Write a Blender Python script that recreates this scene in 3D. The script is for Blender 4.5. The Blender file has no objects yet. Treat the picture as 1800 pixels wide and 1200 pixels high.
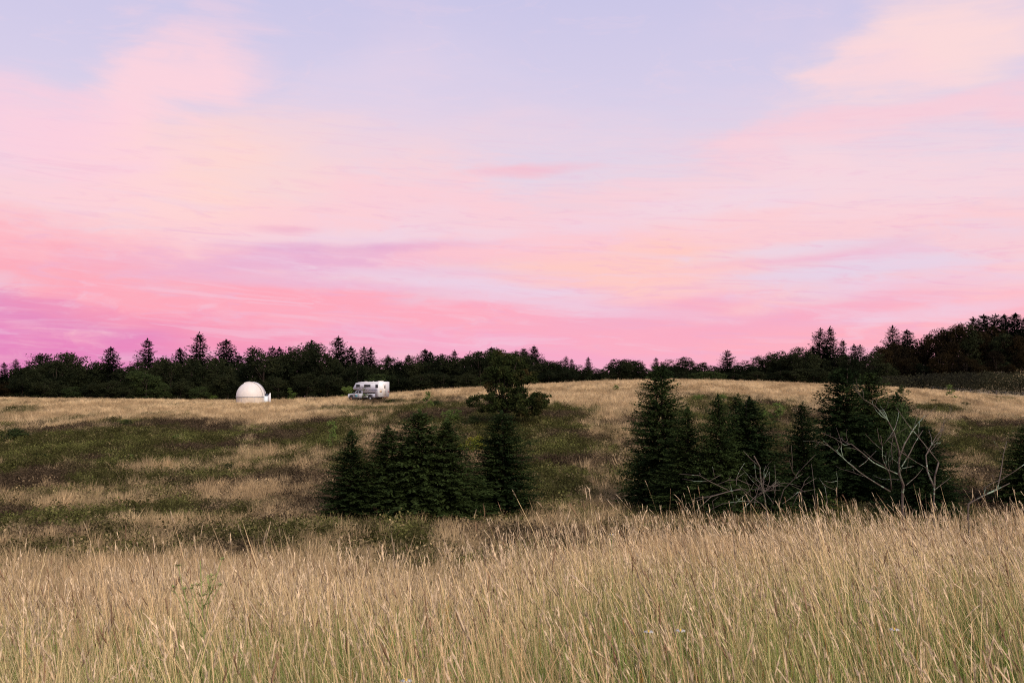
import bpy, math, random
import numpy as np
from mathutils import Vector

# ------------------------------------------------------------------ scene, camera, sky, sun
sc = bpy.context.scene
C = sc.collection
EYE = 1.6          # eye height over the ground the photographer stands on
F = 1750.0         # focal length in photo pixels (35 mm lens)
HR = 690.0         # photo row of the horizon

cam_d = bpy.data.cameras.new('camera')
cam_d.lens = 35; cam_d.sensor_width = 36; cam_d.shift_y = 0.05
cam_d.clip_start = 0.05; cam_d.clip_end = 6000
cam_d.dof.use_dof = True; cam_d.dof.focus_distance = 16; cam_d.dof.aperture_fstop = 7.1
cam = bpy.data.objects.new('camera', cam_d); C.objects.link(cam)
cam.location = (0, 0, EYE); cam.rotation_euler = (math.radians(90), 0, 0)
sc.camera = cam

SUN_EL, SUN_AZ = 34.0, 150.0      # azimuth clockwise from the view direction: behind the right shoulder
sun_d = bpy.data.lights.new('sun', 'SUN'); sun_d.energy = 1.5; sun_d.angle = math.radians(38)
sun_d.color = (1.0, 0.855, 0.69)
sun = bpy.data.objects.new('sun', sun_d); C.objects.link(sun)
_d = Vector((math.sin(math.radians(SUN_AZ))*math.cos(math.radians(SUN_EL)),
             math.cos(math.radians(SUN_AZ))*math.cos(math.radians(SUN_EL)), math.sin(math.radians(SUN_EL))))
sun.rotation_euler = _d.to_track_quat('Z', 'Y').to_euler()
sun.location = (20, -30, 40)

vs = sc.view_settings
sc.display_settings.display_device = 'sRGB'
vs.view_transform = 'Standard'; vs.look = 'None'; vs.exposure = 1.38; vs.gamma = 1.0; vs.use_curve_mapping = False
sc.render.engine = 'CYCLES'
sc.cycles.use_denoising = False
sc.cycles.filter_width = 1.1
sc.cycles.max_bounces = 4; sc.cycles.diffuse_bounces = 2; sc.cycles.transmission_bounces = 2; sc.cycles.glossy_bounces = 2
sc.cycles.transparent_max_bounces = 4

def lin(r, g, b):
    f = lambda c: (c/255/12.92) if c/255 <= 0.04045 else ((c/255+0.055)/1.055)**2.4
    return (f(r), f(g), f(b), 1.0)

class NT:
    """small helper to write node maths"""
    def __init__(s, tree): s.t = tree; s.n = tree.nodes; s.l = tree.links
    def node(s, typ, **kw):
        n = s.n.new(typ)
        for k, v in kw.items(): setattr(n, k, v)
        return n
    def put(s, sock, v):
        if hasattr(v, 'is_linked') or isinstance(v, bpy.types.NodeSocket): s.l.new(v, sock)
        else: sock.default_value = v
    def m(s, op, a, b=None, c=None, clamp=False):
        n = s.node('ShaderNodeMath', operation=op, use_clamp=clamp)
        s.put(n.inputs[0], a)
        if b is not None: s.put(n.inputs[1], b)
        if c is not None: s.put(n.inputs[2], c)
        return n.outputs[0]
    def mix(s, f, a, b, blend='MIX'):
        n = s.node('ShaderNodeMix', data_type='RGBA', blend_type=blend)
        s.put(n.inputs['Factor'], f) if False else s.put(n.inputs[0], f)
        s.put(n.inputs[6], a); s.put(n.inputs[7], b)
        return n.outputs[2]
    def ramp(s, f, stops, interp='LINEAR'):
        n = s.node('ShaderNodeValToRGB'); r = n.color_ramp; r.interpolation = interp
        while len(r.elements) < len(stops): r.elements.new(0.5)
        for e, (p, c) in zip(r.elements, stops): e.position = p; e.color = c
        s.put(n.inputs[0], f); return n.outputs[0]
    def noise(s, vec, scale, detail=4, rough=0.55, dist=0.0):
        n = s.node('ShaderNodeTexNoise'); s.put(n.inputs['Vector'], vec)
        n.inputs['Scale'].default_value = scale; n.inputs['Detail'].default_value = detail
        n.inputs['Roughness'].default_value = rough; n.inputs['Distortion'].default_value = dist
        return n.outputs['Fac'] if 'Fac' in n.outputs else n.outputs[0]
    def sstep(s, v, a, b):
        n = s.node('ShaderNodeMapRange', interpolation_type='SMOOTHSTEP')
        s.put(n.inputs['Value'], v); s.put(n.inputs['From Min'], a); s.put(n.inputs['From Max'], b)
        return n.outputs[0]
    def xyz(s, x, y, z):
        n = s.node('ShaderNodeCombineXYZ')
        for i, v in enumerate((x, y, z)): s.put(n.inputs[i], v)
        return n.outputs[0]

world = bpy.data.worlds.new('World'); sc.world = world; world.use_nodes = True
def build_sky():
    w = NT(world.node_tree); w.n.clear()
    tc = w.node('ShaderNodeTexCoord').outputs['Generated']
    sp = w.node('ShaderNodeSeparateXYZ'); w.l.new(tc, sp.inputs[0])
    x, y, z = sp.outputs
    hyp = w.m('MAXIMUM', w.m('SQRT', w.m('ADD', w.m('MULTIPLY', x, x), w.m('MULTIPLY', y, y))), 0.001)
    az = w.m('ARCTAN2', x, y)
    v = w.m('DIVIDE', z, hyp)
    # domain warp for wispy cloud edges
    cv = w.xyz(w.m('MULTIPLY', az, 1.0), w.m('MULTIPLY', v, 2.6), 0.0)
    n1 = w.noise(cv, 5.0, 5, 0.55, 0.6)
    cv2 = w.xyz(w.m('ADD', az, 7.3), w.m('MULTIPLY', v, 2.6), 3.1)
    n2 = w.noise(cv2, 5.0, 5, 0.55, 0.6)
    cv3 = w.xyz(w.m('MULTIPLY', az, 1.0), w.m('MULTIPLY', v, 9.0), 5.0)
    n3 = w.noise(cv3, 7.0, 6, 0.6, 0.8)          # long flat streaks
    au = w.m('ADD', az, w.m('MULTIPLY', w.m('SUBTRACT', n1, 0.5), 0.30))
    av = w.m('ADD', v, w.m('ADD', w.m('MULTIPLY', w.m('SUBTRACT', n2, 0.5), 0.10),
                           w.m('MULTIPLY', w.m('SUBTRACT', n3, 0.5), 0.030)))
    su_ = w.m('ADD', w.m('MULTIPLY', az, 0.75), w.m('MULTIPLY', au, 0.25)); sv_ = w.m('ADD', w.m('MULTIPLY', v, 0.8), w.m('MULTIPLY', av, 0.2))
    base = w.ramp(w.m('MULTIPLY', v, 1.0, clamp=True), [
        (0.00, lin(246, 184, 206)), (0.06, lin(244, 186, 206)), (0.13, lin(238, 206, 222)),
        (0.21, lin(233, 216, 232)), (0.30, lin(218, 209, 235)), (0.40, lin(205, 201, 234)), (1.0, lin(190, 198, 234))])
    # the clear air above the clouds: physical dusk sky folded in softly
    sky = w.node('ShaderNodeTexSky', sky_type='NISHITA', sun_disc=False)
    sky.sun_elevation = math.radians(SUN_EL); sky.sun_rotation = math.radians(SUN_AZ)
    skyc = w.mix(1.0, sky.outputs[0], (0.12, 0.10, 0.10, 1), 'MULTIPLY')
    col = w.mix(0.05, base, skyc)
    # general clouds going on all round the sky
    gn = w.noise(w.xyz(w.m('MULTIPLY', x, 1.0), w.m('MULTIPLY', y, 1.0), w.m('MULTIPLY', z, 3.0)), 2.2, 6, 0.55, 0.5)
    gcol = w.ramp(w.m('MULTIPLY', v, 1.0, clamp=True), [
        (0.0, lin(255, 160, 190)), (0.1, lin(255, 182, 195)), (0.22, lin(255, 214, 216)), (0.45, lin(252, 216, 228)), (1.0, lin(240, 214, 232))])
    col = w.mix(w.m('MULTIPLY', w.sstep(gn, 0.48, 0.72), 0.30), col, gcol)
    tl = w.m('ADD', v, w.m('MULTIPLY', az, 0.06))
    wf = w.noise(w.xyz(w.m('MULTIPLY', au, 3.0), w.m('MULTIPLY', tl, 22.0), 1.7), 2.2, 8, 0.62, 1.2)       # feathered cirrus
    wf2 = w.noise(w.xyz(w.m('MULTIPLY', az, 6.0), w.m('MULTIPLY', tl, 52.0), 9.2), 1.9, 8, 0.66, 1.6)     # finer ripples
    wf3 = w.noise(w.xyz(w.m('MULTIPLY', au, 9.0), w.m('MULTIPLY', v, 20.0), 4.4), 2.0, 7, 0.62, 0.8)     # soft mottle
    feather = w.m('ADD', w.m('MULTIPLY', w.m('SUBTRACT', wf, 0.5), 1.5), w.m('ADD', w.m('MULTIPLY', w.m('SUBTRACT', wf2, 0.5), 0.7), w.m('MULTIPLY', w.m('SUBTRACT', wf3, 0.5), 0.7)))
    feather = w.m('MULTIPLY', feather, w.m('ADD', 0.42, w.m('MULTIPLY', w.sstep(v, 0.30, 0.10), 0.58)))
    def blob(col, px, row, rx, ry, rot, c, k, soft=0.0):
        a0 = math.atan((px-900)/F); v0 = (HR-row)/F*math.cos(a0)
        su, sv = (au, av) if ry > 30 else (su_, sv_)
        du = w.m('SUBTRACT', su, a0); dv = w.m('SUBTRACT', sv, v0)
        cr, sr = math.cos(math.radians(rot)), math.sin(math.radians(rot))
        p = w.m('DIVIDE', w.m('ADD', w.m('MULTIPLY', du, cr), w.m('MULTIPLY', dv, sr)), rx/F)
        q = w.m('DIVIDE', w.m('SUBTRACT', w.m('MULTIPLY', dv, cr), w.m('MULTIPLY', du, sr)), ry/F)
        d = w.m('SQRT', w.m('ADD', w.m('MULTIPLY', p, p), w.m('MULTIPLY', q, q)))
        d = w.m('ADD', d, feather)
        msk = w.m('MULTIPLY', w.sstep(d, 1.35, 0.15+soft), k)
        return w.mix(msk, col, lin(*c))
    B = [
        (330, 330, 480, 150, 4, (255, 211, 212), 0.95), (300, 170, 200, 110, 70, (254, 213, 222), 0.9),
        (60, 230, 260, 100, 0, (253, 208, 224), 0.75), (430, 300, 230, 90, 8, (255, 217, 208), 0.7),
        (660, 180, 260, 130, 30, (226, 212, 234), 0.35),
        (1180, 430, 560, 150, 6, (255, 205, 209), 0.85), (640, 385, 420, 70, 6, (254, 206, 214), 0.75), (110, 432, 360, 52, -4, (255, 186, 197), 0.8), (1780, 430, 330, 130, 0, (255, 206, 210), 0.8),
        (1640, 70, 210, 100, 15, (254, 219, 218), 0.9), (1530, 110, 60, 70, -60, (253, 214, 220), 0.5),
        (1600, 222, 400, 40, 8, (252, 206, 216), 0.75), (1500, 330, 420, 70, 3, (248, 218, 226), 0.6),
        (930, 299, 130, 12, 4, (246, 194, 208), 0.8), (505, 402, 70, 9, 0, (240, 180, 204), 0.7),
        (720, 395, 180, 34, 0, (240, 214, 228), 0.4), (1500, 470, 300, 44, 4, (234, 211, 228), 0.75),
        (1540, 432, 120, 14, 4, (236, 190, 214), 0.6),
        (560, 455, 380, 36, 3, (232, 176, 212), 0.85), (700, 485, 260, 20, 0, (240, 206, 224), 0.6),
        (1060, 470, 250, 60, -6, (255, 203, 196), 0.9), (1250, 505, 260, 40, 10, (255, 200, 202), 0.6),
        (900, 575, 1200, 70, 0, (253, 172, 196), 0.8), (180, 500, 420, 52, -9, (255, 166, 182), 0.75),
        (560, 552, 420, 40, -3, (255, 170, 188), 0.75), (880, 515, 220, 22, -3, (240, 200, 222), 0.65), (1650, 590, 560, 60, 0, (255, 178, 192), 0.8),
        (1680, 520, 300, 40, 0, (255, 190, 200), 0.6), (900, 625, 500, 34, 0, (248, 168, 202), 0.7), (1130, 555, 220, 24, 6, (244, 172, 200), 0.6),
        (30, 606, 480, 76, -5, (228, 126, 190), 0.85), (60, 545, 300, 26, -10, (220, 134, 194), 0.7), (330, 575, 330, 24, -6, (252, 158, 182), 0.6), (290, 612, 200, 20, 0, (236, 138, 190), 0.6),
        (400, 608, 110, 22, 0, (255, 160, 182), 0.5),
        (880, 425, 300, 34, 8, (255, 198, 208), 0.7), (1380, 556, 320, 26, 8, (248, 172, 198), 0.65), (1020, 538, 280, 14, -5, (238, 206, 226), 0.7),
        (620, 432, 240, 12, 2, (226, 168, 208), 0.6), (1450, 455, 260, 10, 2, (240, 186, 212), 0.6), (1560, 500, 240, 12, 3, (236, 208, 228), 0.6), (540, 500, 300, 12, -2, (236, 184, 214), 0.6),
        (1480, 478, 280, 22, 3, (230, 212, 232), 0.85), (1390, 442, 200, 14, 4, (234, 216, 232), 0.7), (850, 503, 260, 14, -5, (236, 210, 230), 0.8), (760, 478, 240, 10, 0, (236, 200, 222), 0.6),
        (620, 415, 260, 18, 3, (240, 214, 228), 0.6), (1180, 372, 300, 30, 6, (238, 218, 232), 0.55), (1640, 545, 220, 12, 4, (240, 204, 224), 0.6)]
    for b in B: col = blob(col, *b)
    # ripples of cirrus: pink fibres and pale gaps, strongest low in the sky
    lowk = w.m('MULTIPLY', w.sstep(v, 0.33, 0.10), w.sstep(v, 0.0, 0.05))
    col = w.mix(w.m('MULTIPLY', w.m('MULTIPLY', w.sstep(wf2, 0.50, 0.68), lowk), 0.38), col, lin(238, 176, 208))
    col = w.mix(w.m('MULTIPLY', w.m('MULTIPLY', w.sstep(wf, 0.50, 0.32), lowk), 0.42), col, lin(240, 210, 228))
    col = w.mix(w.m('MULTIPLY', w.sstep(wf3, 0.52, 0.74), 0.16), col, gcol)
    # below the horizon: dull earth tone
    col = w.mix(w.sstep(v, -0.02, -0.10), col, (0.12, 0.09, 0.06, 1))
    bg = w.node('ShaderNodeBackground'); w.l.new(col, bg.inputs[0]); bg.inputs[1].default_value = 0.384
    out = w.node('ShaderNodeOutputWorld'); w.l.new(bg.outputs[0], out.inputs[0])
build_sky()
world.cycles.sampling_method = 'NONE'      # the sky is smooth and has no disc

# ------------------------------------------------------------------ helpers
rng = np.random.default_rng(11)
random.seed(5)

def new_mesh(name, V, faces, cols=None, smooth=False):
    """V (n,3); faces: list of index arrays each (k, 3 or 4) or plain list of polygons"""
    me = bpy.data.meshes.new(name)
    V = np.asarray(V, dtype=np.float32)
    if isinstance(faces, list) and faces and isinstance(faces[0], np.ndarray) and faces[0].ndim == 2:
        loops = np.concatenate([f.ravel() for f in faces]).astype(np.int32)
        sizes = np.concatenate([np.full(len(f), f.shape[1], np.int32) for f in faces])
    else:
        loops = np.array([i for f in faces for i in f], np.int32)
        sizes = np.array([len(f) for f in faces], np.int32)
    starts = np.concatenate([[0], np.cumsum(sizes)[:-1]]).astype(np.int32)
    me.vertices.add(len(V)); me.vertices.foreach_set('co', V.ravel())
    me.loops.add(len(loops)); me.loops.foreach_set('vertex_index', loops)
    me.polygons.add(len(sizes)); me.polygons.foreach_set('loop_start', starts)
    me.polygons.foreach_set('loop_total', sizes)
    if smooth: me.polygons.foreach_set('use_smooth', np.ones(len(sizes), bool))
    me.update(calc_edges=True)
    if cols is not None:
        a = me.attributes.new('col', 'FLOAT_COLOR', 'POINT')
        c4 = np.ones((len(V), 4), np.float32); c4[:, :3] = cols
        a.data.foreach_set('color', c4.ravel())
    return me

def obj(name, me, mat=None, parent=None, loc=None):
    o = bpy.data.objects.new(name, me); C.objects.link(o)
    if mat is not None and not me.materials: me.materials.append(mat)
    if parent is not None: o.parent = parent
    if loc is not None: o.location = loc
    return o

def tag(o, label=None, cat=None, group=None, kind=None):
    if label: o['label'] = label
    if cat: o['category'] = cat
    if group: o['group'] = group
    if kind: o['kind'] = kind
    return o

def empty(name, loc, rz=0.0, s=1.0):
    o = bpy.data.objects.new(name, None); C.objects.link(o)
    o.location = loc; o.rotation_euler = (0, 0, rz)
    o.scale = (s, s, s) if not isinstance(s, tuple) else s
    o.empty_display_size = 0.2
    return o

class MB:
    """collects boxes, prisms and tubes into one mesh"""
    def __init__(s): s.v = []; s.f = []
    def add(s, V, Fc):
        o = len(s.v); s.v += [tuple(p) for p in V]; s.f += [[i+o for i in f] for f in Fc]; return s
    def box(s, x0, x1, y0, y1, z0, z1):
        V = [(x, y, z) for z in (z0, z1) for y in (y0, y1) for x in (x0, x1)]
        return s.add(V, [(0, 2, 3, 1), (4, 5, 7, 6), (0, 1, 5, 4), (2, 6, 7, 3), (0, 4, 6, 2), (1, 3, 7, 5)])
    def prism(s, prof, y0, y1):
        """profile in (x, z) pushed along y"""
        n = len(prof)
        V = [(x, y0, z) for x, z in prof]+[(x, y1, z) for x, z in prof]
        return s.add(V, [list(range(n)), list(range(2*n-1, n-1, -1))]+[[i, i+n, (i+1) % n+n, (i+1) % n] for i in range(n)])
    def tube(s, pts, r0, r1, n=6, knob=0.0):
        pts = [Vector(p) for p in pts]; m = len(pts); V = []; ref = Vector((0.31, 0.9, 0.2)).normalized()
        for i, p in enumerate(pts):
            d = (pts[min(i+1, m-1)]-pts[max(i-1, 0)])
            d = d.normalized() if d.length > 1e-9 else Vector((0, 0, 1))
            a = d.cross(ref); a = a.normalized() if a.length > 1e-4 else Vector((1, 0, 0)); b = d.cross(a)
            r = r0+(r1-r0)*i/max(m-1, 1)
            r *= 1+knob*random.uniform(-1, 1)
            for k in range(n):
                t = 2*math.pi*k/n
                V.append(p+(a*math.cos(t)+b*math.sin(t))*r*(1+knob*0.4*random.uniform(-1, 1)))
        Fc = [[i*n+k, i*n+(k+1) % n, (i+1)*n+(k+1) % n, (i+1)*n+k] for i in range(m-1) for k in range(n)]
        Fc += [list(range(n-1, -1, -1)), list(range((m-1)*n, m*n))]
        return s.add(V, Fc)
    def cyl_y(s, cx, cz, r, y0, y1, n=20):
        prof = [(cx+r*math.cos(2*math.pi*k/n), cz+r*math.sin(2*math.pi*k/n)) for k in range(n)]
        return s.prism(prof, y0, y1)
    def build(s, name, mat, parent=None, bevel=0.0, smooth=False):
        me = new_mesh(name, s.v, s.f, smooth=smooth)
        import bmesh
        bm = bmesh.new(); bm.from_mesh(me); bmesh.ops.recalc_face_normals(bm, faces=bm.faces)
        if bevel: bmesh.ops.bevel(bm, geom=list(bm.edges), offset=bevel, segments=2, affect='EDGES', clamp_overlap=True)
        bm.to_mesh(me); bm.free()
        return obj(name, me, mat, parent)

# ------------------------------------------------------------------ materials
def mat_plain(name, col, rough=0.6, metal=0.0, nscale=6.0, namp=0.15, bump=0.0, spec=0.3):
    m = bpy.data.materials.new(name); m.use_nodes = True; t = NT(m.node_tree)
    b = m.node_tree.nodes['Principled BSDF']
    pos = t.node('ShaderNodeTexCoord').outputs['Object']
    n = t.noise(pos, nscale, 5, 0.6)
    dark = tuple(c*(1-namp) for c in col[:3])+(1,); lite = tuple(min(1, c*(1+namp*0.5)) for c in col[:3])+(1,)
    t.l.new(t.mix(t.sstep(n, 0.3, 0.7), dark, lite), b.inputs['Base Color'])
    b.inputs['Roughness'].default_value = rough; b.inputs['Metallic'].default_value = metal
    b.inputs['Specular IOR Level'].default_value = spec
    if bump:
        bp = t.node('ShaderNodeBump'); bp.inputs['Strength'].default_value = bump
        t.l.new(n, bp.inputs['Height']); t.l.new(bp.outputs[0], b.inputs['Normal'])
    return m

def mat_leaf(name, c1, c2, transl=0.25, nscale=1.2, c3=None):
    """foliage: two leaf tones by clump, a bit of light through the leaf"""
    m = bpy.data.materials.new(name); m.use_nodes = True; t = NT(m.node_tree); t.n.clear()
    pos = t.node('ShaderNodeTexCoord').outputs['Object']
    rnd = t.node('ShaderNodeObjectInfo').outputs['Random']
    n = t.noise(pos, nscale, 3, 0.6)
    col = t.mix(t.sstep(t.m('ADD', n, t.m('MULTIPLY', t.m('SUBTRACT', rnd, 0.5), 0.25)), 0.35, 0.65), c1+(1,), c2+(1,))
    if c3 is not None:
        n2 = t.noise(pos, nscale*0.6, 2, 0.5)
        col = t.mix(t.sstep(n2, 0.55, 0.7), col, c3+(1,))
    d = t.node('ShaderNodeBsdfDiffuse'); t.l.new(col, d.inputs[0])
    tr = t.node('ShaderNodeBsdfTranslucent'); t.l.new(col, tr.inputs[0])
    mx = t.node('ShaderNodeMixShader'); mx.inputs[0].default_value = transl
    t.l.new(d.outputs[0], mx.inputs[1]); t.l.new(tr.outputs[0], mx.inputs[2])
    o = t.node('ShaderNodeOutputMaterial'); t.l.new(mx.outputs[0], o.inputs[0])
    return m

def mat_attr(name, attr, typ, transl=0.25, gain=1.0):
    m = bpy.data.materials.new(name); m.use_nodes = True; t = NT(m.node_tree); t.n.clear()
    a = t.node('ShaderNodeAttribute', attribute_name=attr, attribute_type=typ)
    col = a.outputs['Color']
    if gain != 1.0: col = t.mix(1.0, col, (gain, gain, gain, 1), 'MULTIPLY')
    d = t.node('ShaderNodeBsdfDiffuse'); t.l.new(col, d.inputs[0])
    tr = t.node('ShaderNodeBsdfTranslucent'); t.l.new(col, tr.inputs[0])
    mx = t.node('ShaderNodeMixShader'); mx.inputs[0].default_value = transl
    t.l.new(d.outputs[0], mx.inputs[1]); t.l.new(tr.outputs[0], mx.inputs[2])
    o = t.node('ShaderNodeOutputMaterial'); t.l.new(mx.outputs[0], o.inputs[0])
    return m

M = {}
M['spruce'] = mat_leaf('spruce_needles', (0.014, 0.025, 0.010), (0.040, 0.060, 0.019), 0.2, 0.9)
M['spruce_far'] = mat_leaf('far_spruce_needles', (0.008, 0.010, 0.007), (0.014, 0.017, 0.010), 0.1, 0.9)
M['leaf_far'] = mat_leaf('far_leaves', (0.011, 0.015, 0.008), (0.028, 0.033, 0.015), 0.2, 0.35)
M['leaf_rust'] = mat_leaf('rusty_leaves', (0.011, 0.009, 0.006), (0.024, 0.017, 0.008), 0.2, 0.35)
M['leaf_mid'] = mat_leaf('bush_leaves', (0.022, 0.034, 0.014), (0.046, 0.064, 0.022), 0.25, 0.8)
M['leaf_maple'] = mat_leaf('maple_leaves', (0.022, 0.032, 0.011), (0.055, 0.064, 0.020), 0.25, 0.7, (0.062, 0.045, 0.018))
M['leaf_bright'] = mat_leaf('bright_leaves', (0.075, 0.12, 0.028), (0.13, 0.18, 0.05), 0.3, 1.2)
M['leaf_light'] = mat_leaf('light_leaves', (0.045, 0.070, 0.025), (0.095, 0.125, 0.046), 0.3, 0.6)
M['leaf_yellow'] = mat_leaf('yellow_green_leaves', (0.10, 0.13, 0.02), (0.20, 0.19, 0.03), 0.3, 1.2)
M['leaf_grey'] = mat_leaf('grey_green_thicket', (0.015, 0.015, 0.012), (0.036, 0.036, 0.020), 0.2, 0.12)
M['bark'] = mat_plain('bark', (0.055, 0.042, 0.034, 1), 0.9, 0, 14, 0.4, 0.4, 0.1)
M['twig'] = mat_plain('grey_twig', (0.10, 0.085, 0.075, 1), 0.9, 0, 14, 0.3, 0.2, 0.1)
M['white_gel'] = mat_plain('white_fibreglass', (0.62, 0.58, 0.54, 1), 0.45, 0, 2.5, 0.05)
M['dome_wall'] = mat_plain('cream_wall', (0.54, 0.46, 0.37, 1), 0.6, 0, 3, 0.12)
M['white_paint'] = mat_plain('white_paint', (0.70, 0.71, 0.73, 1), 0.35, 0, 2, 0.04)
M['silver_paint'] = mat_plain('silver_white_paint', (0.64, 0.68, 0.74, 1), 0.3, 0.0, 2, 0.05)
M['pale_blue'] = mat_plain('pale_blue_panel', (0.62, 0.70, 0.76, 1), 0.5, 0, 2, 0.05)
M['dark'] = mat_plain('dark_trim', (0.02, 0.02, 0.022, 1), 0.6)
M['navy'] = mat_plain('navy_stripe', (0.03, 0.04, 0.07, 1), 0.5)
M['grey'] = mat_plain('grey_plastic', (0.35, 0.35, 0.36, 1), 0.5)
M['rubber'] = mat_plain('rubber', (0.025, 0.024, 0.024, 1), 0.8)
M['steel'] = mat_plain('steel', (0.45, 0.45, 0.46, 1), 0.35, 0.8)
M['rust_steel'] = mat_plain('rusty_steel', (0.22, 0.10, 0.06, 1), 0.7)
M['red_lens'] = mat_plain('red_lens', (0.40, 0.02, 0.02, 1), 0.25)
M['amber_lens'] = mat_plain('amber_lens', (0.55, 0.22, 0.03, 1), 0.25)
M['lamp_lens'] = mat_plain('lamp_lens', (0.7, 0.7, 0.72, 1), 0.15)
M['teal'] = mat_plain('teal_print', (0.10, 0.33, 0.38, 1), 0.5)
M['wood'] = mat_plain('weathered_wood', (0.16, 0.12, 0.09, 1), 0.85, 0, 9, 0.3, 0.3)
M['petal'] = mat_plain('white_petals', (0.80, 0.80, 0.78, 1), 0.6)
M['yolk'] = mat_plain('yellow_disc', (0.6, 0.4, 0.05, 1), 0.7)
M['weed'] = mat_leaf('weed_green', (0.20, 0.24, 0.08), (0.30, 0.32, 0.12), 0.25, 8)
def mat_glass():
    m = bpy.data.materials.new('tinted_glass'); m.use_nodes = True
    b = m.node_tree.nodes['Principled BSDF']
    b.inputs['Base Color'].default_value = (0.02, 0.022, 0.03, 1); b.inputs['Roughness'].default_value = 0.06
    b.inputs['Specular IOR Level'].default_value = 0.35
    return m
M['glass'] = mat_glass()
def mat_lichen():
    m = bpy.data.materials.new('lichen_bark'); m.use_nodes = True; t = NT(m.node_tree)
    b = m.node_tree.nodes['Principled BSDF']
    pos = t.node('ShaderNodeNewGeometry').outputs['Position']
    n = t.noise(pos, 3.0, 5, 0.65); n2 = t.noise(pos, 22.0, 4, 0.6)
    f = t.sstep(t.m('ADD', n, t.m('MULTIPLY', t.m('SUBTRACT', n2, 0.5), 0.5)), 0.55, 0.62)
    barkc = t.mix(n2, (0.045, 0.036, 0.031, 1), (0.15, 0.12, 0.10, 1))
    t.l.new(t.mix(f, barkc, (0.22, 0.29, 0.21, 1)), b.inputs['Base Color'])
    b.inputs['Roughness'].default_value = 0.9; b.inputs['Specular IOR Level'].default_value = 0.1
    bp = t.node('ShaderNodeBump'); bp.inputs['Strength'].default_value = 0.5; bp.inputs['Distance'].default_value = 0.01
    t.l.new(n2, bp.inputs['Height']); t.l.new(bp.outputs[0], b.inputs['Normal'])
    return m
M['lichen'] = mat_lichen()
M['grass'] = mat_attr('meadow_grass', 'col', 'GEOMETRY', 0.18)
M['tuft'] = mat_attr('hill_tufts', 'tint', 'INSTANCER', 0.30)

# ------------------------------------------------------------------ the lie of the land
def vnoise(x, y, seed=0):
    """cheap value noise, vectorised"""
    x = np.asarray(x, float); y = np.asarray(y, float)
    xi = np.floor(x); yi = np.floor(y); fx = x-xi; fy = y-yi
    fx = fx*fx*(3-2*fx); fy = fy*fy*(3-2*fy)
    def h(a, b):
        s = np.sin(a*127.1+b*311.7+seed*74.7)*43758.5453
        return s-np.floor(s)
    return (h(xi, yi)*(1-fx)+h(xi+1, yi)*fx)*(1-fy)+(h(xi, yi+1)*(1-fx)+h(xi+1, yi+1)*fx)*fy
def fbm(x, y, seed=0, o=4):
    r = 0; a = 0.5; t = 0
    for k in range(o):
        r = r+a*vnoise(x, y, seed+k*3); t += a; a *= 0.5; x = x*2.03+3.1; y = y*2.03+1.7
    return r/t
def sst(v, a, b):
    t = np.clip((np.asarray(v, float)-a)/(b-a), 0, 1); return t*t*(3-2*t)

CR_P = [-900, 0, 200, 400, 520, 600, 660, 740, 900, 1080, 1180, 1300, 1440, 1560, 1620, 1700, 1800, 2000, 2700]
CR_R = [703, 701, 703, 706, 704, 701, 696, 688, 679, 670, 668, 671, 676, 681, 686, 692, 701, 714, 720]
G_T = [-0.6, -0.19, -0.095, 0, 0.19, 0.38, 0.667, 0.857, 0.94, 1.0]
G_V = [1.75, 1.31, 1.16, 1.0, 0.647, 0.388, 0.150, 0.045, 0.012, 0.0]
YC = 165.0
def crest(px):
    px = np.asarray(px, float)
    s = 0
    for k in (-60, -30, 0, 30, 60): s = s+np.interp(px+k, CR_P, CR_R)
    return s/5
def gfun(t):
    s = 0
    for k in (-0.05, -0.025, 0, 0.025, 0.05): s = s+np.interp(t+k, G_T, G_V)
    return s/5
def edge(x):
    return np.interp(x, [-6, -2.2, 0.0, 1.5, 6, 9], [7.2, 7.6, 8.6, 10.5, 12.0, 12.5])
def H(x, y):
    x = np.asarray(x, float); y = np.asarray(y, float)
    s = y-edge(x)
    soft = np.where(s > 12, s, 1.2*np.log1p(np.exp(np.clip(s, -40, 14)/1.2)))
    near = -0.067*np.maximum(y, -10)-0.115*soft-0.22*sst(1.4-x, 0, 2.6)*sst(y, 3, 8)
    px = 900+F*x/np.maximum(y, 40)
    px = np.clip(px, -900, 2700)
    Yf = np.clip(y, 20, YC)
    t = (Yf-60)/(YC-60)
    cr = crest(px)
    row = cr+(912-cr)*gfun(t)
    far = EYE-(row-HR)/F*Yf
    far = far-0.012*np.maximum(y-YC, 0)
    far = far+9.5*sst(px, 1420, 1850)*sst(y, 185, 250)
    k = sst(y, 30, 52)
    z = near*(1-k)+far*k
    bump = (fbm(x*0.13, y*0.13, 5, 3)-0.5)*0.7*sst(y, 30, 60)*(1-sst(y, 120, 160)*0.6)+(fbm(x*0.7, y*0.7, 9, 2)-0.5)*0.10
    return z+bump
def rowof(x, y, z): return HR+(EYE-z)/np.maximum(y, 0.1)*F
def P(px, row, Y): return Vector(((px-900)/F*Y, Y, EYE-(row-HR)/F*Y))
_Ys = np.arange(40, YC+8, 0.25)
def spot(px, row):
    """where the line of sight through a photo point meets the far hillside"""
    x = (px-900)/F*_Ys; r = rowof(x, _Ys, H(x, _Ys))
    i = np.nonzero(r <= row)[0]
    Y = _Ys[i[0]] if len(i) else YC
    x = (px-900)/F*Y
    return float(x), float(Y), float(H(x, Y))
def onground(x, y, sink=0.0): return (float(x), float(y), float(H(x, y))-sink)

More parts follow.
